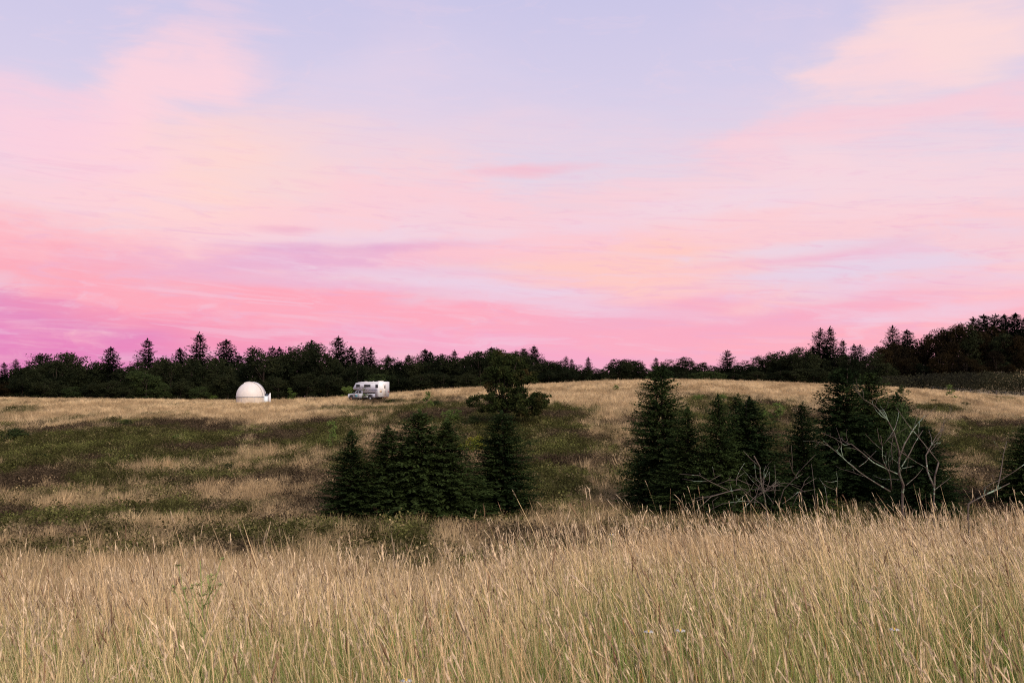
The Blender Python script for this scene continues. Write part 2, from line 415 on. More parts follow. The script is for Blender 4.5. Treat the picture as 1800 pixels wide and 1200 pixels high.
# plant cover of the hillside: 1 = dry tan grass, 0 = low green / brown ground cover.  (photo px, row, rx, ry, amount)
PATCH = [(1060, 790, 55, 120, 0.45), (1000, 700, 160, 18, 0.4), (990, 726, 70, 10, -0.8), (960, 780, 90, 45, -0.55), (1000, 850, 110, 25, -0.25), (1240, 702, 90, 9, -0.8),
         (1180, 690, 60, 7, -0.4), (1100, 690, 40, 9, -0.5), (1380, 690, 130, 18, 0.4), (1350, 760, 60, 60, -0.5), (1650, 722, 55, 10, -0.9), (1730, 755, 45, 10, -0.7), (1700, 730, 120, 14, 0.4),
         (1720, 785, 40, 14, -0.6), (1680, 810, 60, 25, 0.35), (790, 725, 110, 26, -0.9), (620, 735, 70, 20, -0.2), (450, 728, 130, 14, 0.45), (440, 745, 60, 14, 0.35),
         (300, 750, 120, 18, -0.6), (260, 790, 130, 30, -0.7), (80, 790, 130, 30, -0.65), (540, 765, 60, 35, -0.55), (240, 826, 100, 10, 0.6), (470, 806, 90, 12, 0.35), (430, 870, 120, 22, 0.55),
         (140, 845, 120, 14, -0.8), (60, 885, 90, 16, 0.45), (60, 915, 70, 8, -0.7), (300, 905, 160, 10, -0.5), (560, 720, 90, 10, -0.3), (180, 930, 100, 10, -0.4), (100, 725, 90, 10, 0.25), (35, 722, 60, 8, -0.7),
         (150, 870, 60, 14, 0.3), (230, 928, 110, 8, 0.3), (560, 706, 140, 8, 0.4), (660, 708, 60, 2.5, -0.7), (880, 760, 90, 30, -0.4), (330, 780, 90, 20, -0.5), (1230, 760, 40, 40, 0.1)]
TRACK = [(-40, 764), (60, 757), (130, 746), (200, 734), (250, 726), (330, 720)]
def cover(x, y, z):
    """-> tan share, brown share of the ground cover"""
    px = 900+F*x/np.maximum(y, 1); row = rowof(x, y, z)
    d = row-crest(np.clip(px, -900, 2700))
    T = np.interp(d, [-30, 18, 40, 62, 110, 230, 320], [1.0, 0.90, 0.54, 0.26, 0.10, 0.15, 0.28])
    for a, b, rx, ry, k in PATCH:
        e = ((px-a)/rx)**2+((row-b)/ry)**2
        T = T+k*np.exp(-e*0.9)
    big = fbm(x*0.10, y*0.07, 21, 3)-0.5
    mid = fbm(x*0.35, y*0.22, 31, 3)-0.5; fine = fbm(x*1.4, y*0.7, 33, 3)-0.5
    T = T+big*0.8+mid*1.0+fine*0.9
    for (a, b), (c, e_) in zip(TRACK[:-1], TRACK[1:]):
        tt = np.clip((px-a)/(c-a), 0, 1); inn = (px >= a) & (px < c)
        dr = row-(b+(e_-b)*tt)
        T = np.where(inn & (np.abs(dr) < 3.2), T+0.6, T)
    T = np.where(y < 44, T+0.32*sst(y, 46, 38), T)
    Bn = sst(fbm(x*0.16+40, y*0.12+9, 51, 3), 0.50, 0.62)
    return np.clip(T, 0, 1), Bn
TAN = np.array([0.70, 0.54, 0.32]); TAN2 = np.array([0.45, 0.325, 0.18]); GRN = np.array([0.058, 0.058, 0.019]); GRN2 = np.array([0.105, 0.110, 0.034]); BRN = np.array([0.066, 0.043, 0.031])
def covercol(x, y, z, jit=0.0):
    T, Bn = cover(x, y, z)
    if jit: T = np.clip(T+rng.normal(0, jit, T.shape), 0, 1)
    g = fbm(x*0.5, y*0.4, 61, 3)
    d_ = np.where(y > 30, rowof(x, y, z)-crest(np.clip(900+F*x/np.maximum(y, 1), -900, 2700)), 60)
    grn = GRN+(GRN2-GRN)*sst(g, 0.5, 0.72)[:, None]
    low = grn*(1-Bn[:, None]*0.8)+BRN*Bn[:, None]*0.8
    tn = TAN2+(TAN-TAN2)*(sst(fbm(x*0.3, y*0.25, 71, 3), 0.35, 0.65)*np.interp(d_, [0, 30, 90], [1, 0.8, 0.35]))[:, None]  # older grass tone, and the hollow's weaker sky light put into the colour
    k = sst(T, 0.08, 0.85)[:, None]
    return low*(1-k)+tn*k, T

def build_ground():
    def axis(parts):
        a = []
        for s, e, st in parts: a += list(np.arange(s, e, st))
        a.append(parts[-1][1]); return np.array(a)
    xs = axis([(-1600, -400, 150), (-400, -150, 12), (-150, -12, 1.5), (-12, 12, 0.5), (12, 150, 1.5), (150, 400, 12), (400, 1600, 150)])
    ys = axis([(-400, -20, 40), (-20, 0, 2), (0, 16, 0.5), (16, 60, 1.2), (60, 175, 1.0), (175, 300, 6), (300, 3000, 150)])
    X, Y = np.meshgrid(xs, ys); Z = H(X, Y)
    V = np.stack([X, Y, Z], -1).reshape(-1, 3)
    nx, ny = len(xs), len(ys)
    i = (np.arange(ny-1)[:, None]*nx+np.arange(nx-1)[None, :]).ravel()
    Fq = np.stack([i, i+1, i+nx+1, i+nx], 1)
    col, _ = covercol(V[:, 0], V[:, 1], V[:, 2])
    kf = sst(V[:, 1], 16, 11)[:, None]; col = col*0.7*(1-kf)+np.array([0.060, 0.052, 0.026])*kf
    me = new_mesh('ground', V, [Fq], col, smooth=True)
    m = bpy.data.materials.new('meadow_soil'); m.use_nodes = True; t = NT(m.node_tree); b = m.node_tree.nodes['Principled BSDF']
    a = t.node('ShaderNodeAttribute', attribute_name='col'); pos = t.node('ShaderNodeNewGeometry').outputs['Position']
    n = t.noise(pos, 3.5, 6, 0.7)
    t.l.new(t.mix(t.sstep(n, 0.35, 0.65), t.mix(1.0, a.outputs['Color'], (0.6, 0.6, 0.6, 1), 'MULTIPLY'), a.outputs['Color']), b.inputs['Base Color'])
    b.inputs['Roughness'].default_value = 1.0; b.inputs['Specular IOR Level'].default_value = 0.0
    bp = t.node('ShaderNodeBump'); bp.inputs['Strength'].default_value = 0.6; bp.inputs['Distance'].default_value = 0.15
    t.l.new(n, bp.inputs['Height']); t.l.new(bp.outputs[0], b.inputs['Normal'])
    tag(obj('ground', me, m), kind='structure')
build_ground()

# ------------------------------------------------------------------ plants: shapes shared between alike trees
def quads(Pc, A, B):
    """leaf diamonds: centre-base Pc, long axis A, half-width axis B"""
    n = len(Pc)
    V = np.empty((n, 4, 3)); V[:, 0] = Pc; V[:, 1] = Pc+A*0.45+B; V[:, 2] = Pc+A; V[:, 3] = Pc+A*0.45-B
    return V.reshape(-1, 3), np.arange(n*4).reshape(n, 4)

def unit(v): return v/np.maximum(np.linalg.norm(v, axis=-1, keepdims=True), 1e-9)

def spruce_mesh(seed, h=8.0, R=2.1, levels=44, per=8, shape=0.85, droop=0.25, gap=0.0, tw=1.0, rag=0.22, nodes=9, core=1.0):
    r = np.random.default_rng(seed)
    Ps, As, Bs = [], [], []
    for li in range(levels):
        f = (li+r.uniform(-0.3, 0.3))/levels; f = min(max(f, 0.0), 0.985)
        z = 0.02*h+f*h*0.96
        Lm = R*(1-f)**shape*(0.72+0.28*min(1, (f+0.05)*9))+0.06
        nb = max(4, int(per*(1-0.4*f)))
        a0 = r.uniform(0, 6.28)
        for b in range(nb):
            if r.random() < gap: continue
            az = a0+6.283*b/nb+r.uniform(-0.35, 0.35)
            L = Lm*r.uniform(1-rag*1.6, 1+rag)
            rise = 0.55*f+r.uniform(-0.14, 0.18)
            d = np.array([math.cos(az), math.sin(az), 0])
            nn = max(3, int(nodes*L/R)+2)
            s = np.linspace(0.15, 1, nn)
            pts = np.stack([d[0]*L*s, d[1]*L*s, z+L*(rise*s-droop*s*s+0.16*s**4)], 1)
            tang = unit(np.stack([np.full(nn, d[0]), np.full(nn, d[1]), rise-2*droop*s+0.64*s**3], 1))
            side = np.array([-d[1], d[0], 0.0])
            for k in range(4):
                sg = (1, -1, 0.35, -0.35)[k]
                A = unit(tang*(0.75 if k < 2 else 0.9)+side*sg*0.8+np.array([0, 0, -0.30 if k < 2 else -0.05])+r.normal(0, 0.32, (nn, 3)))
                ln = (0.12*R+0.20*L*(1.05-s))*r.uniform(0.7, 1.25, nn)*tw
                if k >= 2: ln = ln*0.8
                A = A*ln[:, None]
                Bv = unit(np.cross(A, r.normal(0, 0.5, (nn, 3))+np.array([0, 0, 1.0])))*(ln*0.15+0.006*R)[:, None]
                Ps.append(pts+r.normal(0, 0.02*R, (nn, 3))); As.append(A); Bs.append(Bv)
    # dense inner sprays that keep the crown opaque
    nc = 900; f = r.uniform(0.0, 0.90 if core > 0.9 else 0.72, nc)**1.2; az = r.uniform(0, 6.28, nc); rad = R*(1-f)**shape*r.uniform(0.15, 0.78, nc)*core
    pc = np.stack([rad*np.cos(az), rad*np.sin(az), 0.03*h+f*h*0.95], 1)
    A = unit(np.stack([np.cos(az), np.sin(az), r.normal(-0.3, 0.4, nc)], 1)+r.normal(0, 0.4, (nc, 3)))*(R*0.20*(1.05-f)*r.uniform(0.6, 1.3, nc))[:, None]
    Ps.append(pc); As.append(A); Bs.append(unit(np.cross(A, r.normal(0, 0.5, (nc, 3))+np.array([0, 0, 1.0])))*(R*0.055*(1.05-f)*r.uniform(0.6, 1.2, nc))[:, None])
    # leader
    for k in range(10):
        zz = h*(0.93+0.07*k/10); a = r.uniform(0, 6.28)
        Ps.append(np.array([[0, 0, zz]])); As.append(np.array([[0.06*h*(1-k/11)*0.5*math.cos(a), 0.06*h*(1-k/11)*0.5*math.sin(a), 0.03*h]])); Bs.append(np.array([[0.008*h, 0.004*h, 0]]))
    V, Fq = quads(np.concatenate(Ps), np.concatenate(As), np.concatenate(Bs))
    return new_mesh('crown', V, [Fq])

def trunk_mesh(h, r0, lean=0.0, seed=0, limbs=None):
    random.seed(seed); mb = MB()
    mb.tube([(lean*h*s*s, 0.02*h*math.sin(3*s+seed), -0.4+(h+0.4)*s) for s in (0, .15, .35, .6, .85, 1)], r0, r0*0.12, 8, 0.08)
    for l in (limbs or []): mb.tube(*l)
    return new_mesh('trunk', mb.v, mb.f, smooth=True)

def leafy_mesh(seed, lobes, n_clump, n_leaf, leaf, cl_r, flat=0.75):
    """crown of leaf clumps; lobes = (cx, cy, cz, rx, ry, rz, weight)"""
    r = np.random.default_rng(seed)
    wts = np.array([l[6] for l in lobes], float); wts /= wts.sum()
    Cs = []
    for li, k in zip(lobes, r.multinomial(n_clump, wts)):
        d = unit(r.normal(0, 1, (k, 3))); rad = r.uniform(0.35, 1.0, k)**0.45
        rad = rad*(0.86+0.28*r.random(k))
        Cs.append(np.array(li[:3])+d*rad[:, None]*np.array(li[3:6]))
    Cs = np.concatenate(Cs)
    Ps, As, Bs = [], [], []
    for c in Cs:
        n = int(n_leaf*r.uniform(0.5, 1.4)); s = cl_r*r.uniform(0.55, 1.35)
        p = c+unit(r.normal(0, 1, (n, 3)))*(r.uniform(0, 1, (n, 1))**0.5*0.85)*np.array([s, s, s*flat])
        A = unit(r.normal(0, 1, (n, 3))+np.array([0, 0, -0.25]))*(leaf*r.uniform(0.6, 1.4, n))[:, None]
        B = unit(np.cross(A, r.normal(0, 1, (n, 3))))*(np.linalg.norm(A, axis=1)*0.36)[:, None]
        Ps.append(p); As.append(A); Bs.append(B)
    V, Fq = quads(np.concatenate(Ps), np.concatenate(As), np.concatenate(Bs))
    return new_mesh('crown', V, [Fq]), Cs

def limbs_for(Cs, base_z, n, seed, r0=0.07, x0=(0, 0)):
    random.seed(seed); out = []
    for c in random.sample(list(range(len(Cs))), min(n, len(Cs))):
        e = Vector(Cs[c]); s = Vector((x0[0], x0[1], base_z+random.uniform(-0.1, 0.5)*max(e.z-base_z, 0.3)*0.6))
        mid = s.lerp(e, 0.5)+Vector((random.uniform(-.1, .1), random.uniform(-.1, .1), -0.05))*e.length*0.3
        out.append(([s, mid, e], r0, r0*0.25, 5, 0.1))
    return out

def mats(me, m):
    me.materials.clear(); me.materials.append(m); return me

SPR = []      # (crown, trunk, height, radius)
for i, (R, sh, dr, gp, rg) in enumerate([(2.0, 0.66, 0.30, 0.08, 0.30), (1.7, 0.72, 0.2, 0.12, 0.34), (2.3, 0.64, 0.38, 0.06, 0.28), (1.9, 0.52, 0.30, 0.04, 0.16)]):
    SPR.append((mats(spruce_mesh(100+i, 8.0, R, 64, 13, sh, dr, gp, 0.52, rg, 17), M['spruce']), mats(trunk_mesh(7.8, 0.13, 0, i), M['bark']), 8.0, R))
SPF = []      # far, more open spruces with black branch tiers
for i, (R, sh, gp, rg, lv) in enumerate([(2.3, 0.80, 0.14, 0.3, 32), (2.1, 0.85, 0.18, 0.34, 30), (2.6, 0.78, 0.15, 0.3, 30), (2.0, 0.68, 0.25, 0.4, 26), (2.4, 0.75, 0.22, 0.38, 25)]):
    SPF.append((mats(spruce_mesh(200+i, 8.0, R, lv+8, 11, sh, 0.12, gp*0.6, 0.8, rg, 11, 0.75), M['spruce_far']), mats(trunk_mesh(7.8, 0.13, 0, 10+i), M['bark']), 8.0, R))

def broad(seed, mat, lobes, nc, nl, leaf, clr, th=3.2, tr=0.14, nl_b=12):
    me, Cs = leafy_mesh(seed, lobes, nc, nl, leaf, clr)
    return (mats(me, mat), mats(trunk_mesh(th, tr, random.uniform(-0.05, 0.05), seed, limbs_for(Cs, th*0.45, nl_b, seed, tr*0.45)), M['bark']))
BRD = []      # height 8 crowns
for i in range(5):
    rr = random.Random(300+i)
    lobes = [(0, 0, 4.4, 2.1, 2.1, 2.9, 5)]
    for k in range(6):
        a = rr.uniform(0, 6.28); zz = rr.uniform(1.6, 6.4)
        lobes.append((1.3*math.cos(a), 1.3*math.sin(a), zz, rr.uniform(0.8, 1.4), rr.uniform(0.8, 1.4), rr.uniform(0.7, 1.3), 1))
    lobes.append((0, 0, 1.4, 1.7, 1.7, 1.2, 1.5))
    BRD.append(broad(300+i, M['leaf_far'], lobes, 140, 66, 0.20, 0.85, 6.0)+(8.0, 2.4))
def rematted(v, m):
    me = v[0].copy(); return (mats(me, m), v[1])+v[2:]
BRR = [rematted(b, M['leaf_rust']) for b in BRD[:3]]
BRG = [rematted(b, M['leaf_mid']) for b in BRD[2:5]]
BSH = []      # low bush, height about 2
for i in range(4):
    rr = random.Random(400+i)
    lobes = [(rr.uniform(-.5, .5), rr.uniform(-.5, .5), 0.8, 0.9, 0.9, 0.75, 3)]+[(rr.uniform(-.8, .8), rr.uniform(-.8, .8), rr.uniform(.5, 1.4), .45, .45, .45, 1) for _ in range(5)]
    BSH.append(broad(400+i, M['leaf_mid'], lobes, 42, 34, 0.12, 0.36, 1.3, 0.035, 8)+(2.0, 1.1))
BSB = [rematted(b, M['leaf_bright']) for b in BSH]
BSY = [rematted(b, M['leaf_yellow']) for b in BSH[:2]]
BRL = [rematted(b, M['leaf_light']) for b in BRD[:2]]
BSF = [rematted(b, M['leaf_far']) for b in BSH]
SAP = []      # sparse upright sapling, height 2.5
for i in range(3):
    rr = random.Random(450+i)
    lobes = [(rr.uniform(-.2, .2)*(1+k*0.2), rr.uniform(-.2, .2), 0.5+k*0.36, 0.42-0.05*k, 0.42-0.05*k, 0.25, 1) for k in range(6)]
    SAP.append(broad(450+i, M['leaf_bright'], lobes, 26, 20, 0.13, 0.26, 2.3, 0.025, 12)+(2.5, 0.55))

def plant(name, var, loc, s, rz, label, cat, group=None):
    o = empty(name, loc, rz, s)
    obj('crown', var[0], None, o); obj('trunk', var[1], None, o)
    return tag(o, label, cat, group)

ORD = ['', 'first', 'second', 'third', 'fourth', 'fifth', 'sixth', 'seventh', 'eighth', 'ninth', 'tenth', 'eleventh', 'twelfth', 'thirteenth', 'fourteenth', 'fifteenth', 'sixteenth', 'seventeenth', 'eighteenth', 'nineteenth', 'twentieth', 'twenty-first', 'twenty-second', 'twenty-third', 'twenty-fourth']

# ------------------------------------------------------------------ tree line along the crest
FS = [(7, 640), (28, 634), (195, 613), (259, 598), (316, 615), (350, 587), (398, 600), (420, 626), (479, 612), (491, 613), (548, 602), (595, 594), (617, 612), (640, 613), (652, 614),
      (682, 627), (718, 626), (747, 617), (757, 621), (799, 618), (864, 613), (921, 614), (939, 610), (995, 629), (1005, 633), (1034, 630), (1153, 631), (1279, 618),
      (1429, 612), (1442, 580), (1459, 577), (1481, 599), (1501, 608), (1512, 609), (1569, 575), (1594, 582), (1710, 560), (1729, 555), (1750, 554), (1765, 555), (1785, 553), (1800, 562)]
FB = [(50, 640, 0), (72, 621, 0), (98, 630, 0), (122, 619, 0), (152, 640, 0), (170, 643, 0), (228, 641, 0), (242, 646, 0), (285, 634, 0), (300, 633, 0), (335, 628, 0), (378, 628, 0), (445, 631, 0), (464, 617, 0),
      (510, 616, 0), (530, 607, 0), (566, 617, 0), (582, 630, 0), (628, 640, 0), (664, 640, 0), (700, 634, 0), (734, 632, 0), (775, 626, 0), (825, 623, 0), (843, 624, 0), (882, 618, 0), (906, 620, 0), (958, 635, 0), (978, 637, 0),
      (1018, 645, 0), (1052, 650, 0), (1087, 634, 0), (1107, 634, 0), (1136, 650, 0), (1178, 636, 0), (1205, 632, 0), (1228, 641, 0), (1255, 645, 0), (1295, 643, 0), (1314, 638, 0), (1340, 630, 0), (1368, 620, 0), (1395, 621, 0), (1418, 616, 0), (1468, 628, 0),
      (1500, 630, 0), (1530, 622, 0), (1546, 609, 1), (1562, 604, 1), (1582, 606, 1), (1606, 600, 1), (1628, 592, 1), (1650, 580, 1), (1672, 573, 1), (1694, 573, 0), (1716, 576, 1), (1740, 577, 1), (1764, 584, 0), (1786, 590, 1), (1808, 588, 1),
      (1600, 628, 1), (1650, 622, 1), (1700, 625, 1), (1750, 618, 2), (1795, 615, 2), (1560, 636, 0), (1625, 640, 0), (1675, 642, 1), (1725, 640, 1), (1775, 640, 1)]
MARKS = [(445, 'the white dome', -1), (648, 'the camper', 1), (890, 'the broad maple', 1), (1279, 'the lone crest spruce', 1)]
def mark_label(px, counts, kind, tail, tail_low=False):
    """which landmark a tree is counted from, reading away from it"""
    if px < 445: key = ('left of the white dome')
    elif px < 648: key = ('right of the white dome')
    elif px < 890: key = ('right of the white camper')
    elif px < 1279: key = ('right of the broad maple')
    elif px < 1505: key = ('right of the lone crest spruce')
    elif tail_low: key = ('right of the great double spruce, lower rank')
    else: key = ('right of the great double spruce')
    counts[key] = counts.get(key, 0)+1
    return '%s %s %s%s' % (ORD[counts[key]], kind, key, tail)
def order(L): return sorted([l for l in L if l[0] < 445], key=lambda l: -l[0])+sorted([l for l in L if l[0] >= 445], key=lambda l: l[0])
rr = random.Random(77)
cnt = {}
for i, (px, top) in enumerate(order(FS)):
    hillr = px > 1520
    Y = rr.uniform(186, 200) if not hillr else rr.uniform(240, 258)
    if px == 1279: Y = 182
    x = (px-900)/F*Y; z0 = float(H(x, Y)); zt = EYE-(top-HR)/F*Y
    h = zt-z0+0.3; var = SPF[rr.randrange(len(SPF))]
    s = h/8.0; wd = rr.uniform(1.25, 1.7)
    lab = 'small lone dark spruce on the crest above the brush pile' if px == 1279 else mark_label(px, cnt, 'dark spruce spire', ' in the skyline wood')
    plant('spruce_tree', var, (x, Y, z0), (s*wd, s*wd, s), rr.uniform(0, 6.28), lab, 'spruce', 'spruces of the skyline wood')
cnt = {}
for i, (px, top, k) in enumerate(order(FB)):
    Y = rr.uniform(176, 190) if px < 1520 else (rr.uniform(232, 250) if top < 612 else rr.uniform(212, 226))
    x = (px-900)/F*Y; z0 = float(H(x, Y)); zt = EYE-(top-HR)/F*Y
    h = zt-z0+(0.45 if px < 1505 else 0.2); var = (BRD, BRR, BRR)[k][rr.randrange(3)]
    if k == 0: var = BRD[rr.randrange(5)]
    s = h/7.3; wd = rr.uniform(0.95, 1.25)*(1.5 if h < 5.5 else 1.2 if h < 8 else 1.0)
    lab = mark_label(px, cnt, 'dark leafy tree' if px < 1505 else 'leafy tree', ' in the skyline wood' if px < 1505 else ' on the far hill', top >= 612)
    plant('leafy_tree', var, (x, Y, z0-0.2), (s*wd, s*wd, s), rr.uniform(0, 6.28), lab, 'tree', 'leafy trees of the skyline wood')

# greener, lower growth in front of the wood
UND = [(10, 668, 0, 26), (40, 655, 2, 34), (80, 662, 2, 30), (125, 676, 1, 22), (105, 672, 2, 24), (160, 668, 2, 26), (190, 664, 2, 26), (228, 672, 2, 20), (258, 646, 1, 40), (290, 668, 1, 20), (350, 676, 1, 24), (372, 690, 3, 12), (318, 662, 2, 30),
       (400, 650, 2, 34), (490, 656, 2, 30), (540, 650, 2, 34), (575, 652, 2, 34), (612, 672, 3, 18), (670, 650, 1, 40), (700, 655, 2, 30), (740, 652, 2, 32), (780, 650, 2, 30), (820, 652, 2, 26),
       (965, 648, 2, 26), (1000, 648, 2, 24), (1230, 650, 1, 26), (1262, 650, 1, 22), (1330, 650, 2, 26), (1370, 648, 2, 30), (1400, 645, 2, 36), (1430, 642, 2, 40), (1290, 652, 2, 22), (1190, 650, 2, 26)]
UND = order(UND); cnt = {}
for px, top, k, w in UND:
    Y = rr.uniform(169, 173); x = (px-900)/F*Y; z0 = float(H(x, Y)); h = EYE-(top-HR)/F*Y-z0
    var = (BRR, BRG, BRD, BSB)[k]
    var = var[rr.randrange(3)]; s = h/(var[2]*1.02); wd = (w/F*Y)/(var[3]*1.25)
    kind = ('brownish bush', 'mid green bushy tree', 'dark bushy tree', 'bright green shrub')[k]
    if k == 3: lab = {372: 'small bright green shrub at the wood edge left of the dome', 612: 'yellow green bush behind the bonnet of the pickup'}[px]
    elif k == 0: lab = 'brownish bush at the wood edge beside the left border'
    else: lab = mark_label(px, cnt.setdefault(k, {}), kind, ' along the wood edge')
    plant('bushy_tree', var, (x, Y, z0-0.1), (wd, wd, s), rr.uniform(0, 6.28), lab, 'shrub' if k in (0, 3) else 'tree', 'low growth along the wood edge')

# dark growth deep inside the wood, no stem of it can be told apart
def wood_mass():
    r = np.random.default_rng(9); Ps, As, Bs = [], [], []
    for px in np.arange(-260, 2060, 5.0):
        for q in range(3):
            Y = (r.uniform(188, 204) if px < 1500 else r.uniform(225, 262)); x = (px+r.uniform(-6, 6)-900)/F*Y
            top = min([t for p, t, *_ in FB+FS if abs(p-px) < 60] or [645]); topm = max([t for p, t, *_ in FB if abs(p-px) < 28] or [655])
            z0 = float(H(x, Y)); zt = EYE-(topm+9-HR)/F*Y
            n = 80
            p = np.stack([x+r.normal(0, 0.9, n), Y+r.normal(0, 1.2, n), r.uniform(z0-0.3, max(zt, z0+2), n)], 1)
            A = unit(r.normal(0, 1, (n, 3)))*r.uniform(0.3, 0.8, n)[:, None]
            B = unit(np.cross(A, r.normal(0, 1, (n, 3))))*r.uniform(0.10, 0.28, n)[:, None]
            Ps.append(p); As.append(A); Bs.append(B)
    V, Fq = quads(np.concatenate(Ps), np.concatenate(As), np.concatenate(Bs))
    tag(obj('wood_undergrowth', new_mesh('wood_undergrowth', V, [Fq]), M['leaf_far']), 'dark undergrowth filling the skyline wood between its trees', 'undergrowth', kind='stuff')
wood_mass()

# grey olive thicket below the right hand hill
def thicket():
    r = np.random.default_rng(19); Ps, As, Bs = [], [], []
    mb = MB(); random.seed(8)
    for px in np.arange(1540, 2050, 2.2):
        for q in range(2):
            Y = r.uniform(196, 212); x = (px-900)/F*Y; z0 = float(H(x, Y)); zt = EYE-(np.interp(px, [1540, 1600, 1700, 1850], [664, 660, 655, 657])+r.uniform(-3, 6)-HR)/F*Y
            n = 90; u = r.uniform(-0.05, 1, n)
            p = np.stack([x+r.normal(0, 0.6, n)*(0.6+u), Y+r.normal(0, 0.8, n), z0+(zt-z0)*u], 1)
            A = unit(r.normal(0, 1, (n, 3))*np.array([1.6, 1, 0.6]))*r.uniform(0.2, 0.5, n)[:, None]
            B = unit(np.cross(A, r.normal(0, 1, (n, 3))))*r.uniform(0.05, 0.13, n)[:, None]
            Ps.append(p); As.append(A); Bs.append(B)
    V, Fq = quads(np.concatenate(Ps), np.concatenate(As), np.concatenate(Bs))
    tag(obj('thicket', new_mesh('thicket', V, [Fq]), M['leaf_grey']), 'long grey olive thicket behind the wire fence', 'thicket', kind='stuff')
thicket()

# ------------------------------------------------------------------ the spruces in the hollow
MID = [  # px, top row, base row, half width px, variant, label
    (618, 756, 904, 50, 1, 'slender spruce at the left end of the left spruce clump'),
    (682, 748, 911, 62, 0, 'spruce second from the left in the left spruce clump'),
    (737, 720, 915, 72, 2, 'tallest spruce in the left clump, in front of the camper slope'),
    (786, 736, 918, 60, 0, 'spruce leaning to the gap with the bright green bush'),
    (881, 722, 912, 56, 3, 'full columnar spruce standing in front of the broad maple'),
    (838, 836, 914, 26, 1, 'low spruce between the two big parts of the left clump'),
    (1160, 638, 898, 54, 3, 'tallest spruce of the right group, rising above the crest'),
    (1209, 716, 900, 54, 1, 'spruce close against the right side of the tallest one'),
    (1240, 790, 902, 40, 0, 'low spruce filling the gap behind the brush pile'),
    (1262, 694, 896, 50, 0, 'pointed spruce left of the twin topped pair behind the brush pile'),
    (1297, 692, 899, 54, 1, 'left one of the twin topped spruces behind the brush pile'),
    (1318, 698, 896, 68, 2, 'right one of the twin topped spruces behind the brush pile'),
    (1411, 706, 892, 46, 1, 'narrow spruce just left of the great double spruce'),
    (1483, 640, 884, 70, 2, 'left half of the great double spruce behind the dead tree'),
    (1530, 650, 884, 66, 0, 'right half of the great double spruce behind the dead tree'),
    (1575, 690, 884, 56, 3, 'spruce half hidden right behind the great double spruce'),
    (1625, 744, 884, 56, 2, 'low spruce right of the great double spruce'),
    (1808, 742, 880, 48, 3, 'dark spruce cut off by the right border')]
for px, top, base, hw, v, lab in MID:
    Y = {881: 62, 1160: 63, 1483: 66, 1530: 68, 1575: 70, 1625: 58.5, 1808: 64}.get(px, rr.uniform(57, 62))
    if px in (786,): Y = 58
    x = (px-900)/F*Y; z0 = float(H(x, Y)); zt = EYE-(top-HR)/F*Y; h = zt-z0
    var = SPR[v]; s = h/8.0; wd = 1.28*hw/F*Y/(var[3]*0.92)
    plant('spruce_tree', var, (x, Y, z0-0.05), (wd, wd, s), rr.uniform(0, 6.28), lab, 'spruce', 'spruces in the hollow')

# ------------------------------------------------------------------ the broad maple
def maple():
    x, Y, z0 = spot(882, 752)
    k = Y/F
    def L(px, row, rx, rz, w, dy=0.0, ry=None): return ((px-882)*k, dy, EYE-(row-HR)*k-z0, rx*k, (ry or rx)*k, rz*k, w)
    lobes = [L(885, 682, 36, 34, 4), L(888, 648, 40, 28, 3), L(905, 668, 34, 22, 2, 0.5), L(868, 665, 24, 24, 1.5, -0.4), L(925, 664, 18, 10, 0.8), L(880, 690, 30, 22, 1.5), L(852, 706, 28, 18, 2.6, -1.5), L(925, 708, 36, 20, 3.2, -1.0), L(947, 702, 18, 14, 1.4), L(890, 712, 36, 14, 1.5, 1.0),
             L(930, 724, 24, 8, 0.7), L(880, 630, 22, 12, 0.8), L(905, 640, 16, 14, 0.6)]
    me, Cs = leafy_mesh(61, lobes, 360, 85, 0.19, 0.60, 0.6)
    tr = trunk_mesh(4.6, 0.17, 0.03, 3, limbs_for(Cs, 1.6, 30, 4, 0.07))
    o = empty('maple_tree', (x, Y, z0))
    obj('crown', mats(me, M['leaf_maple']), None, o); obj('trunk', mats(tr, M['bark']), None, o)
    tag(o, 'broad round maple with olive brown leaves in front of the wood', 'maple')
maple()

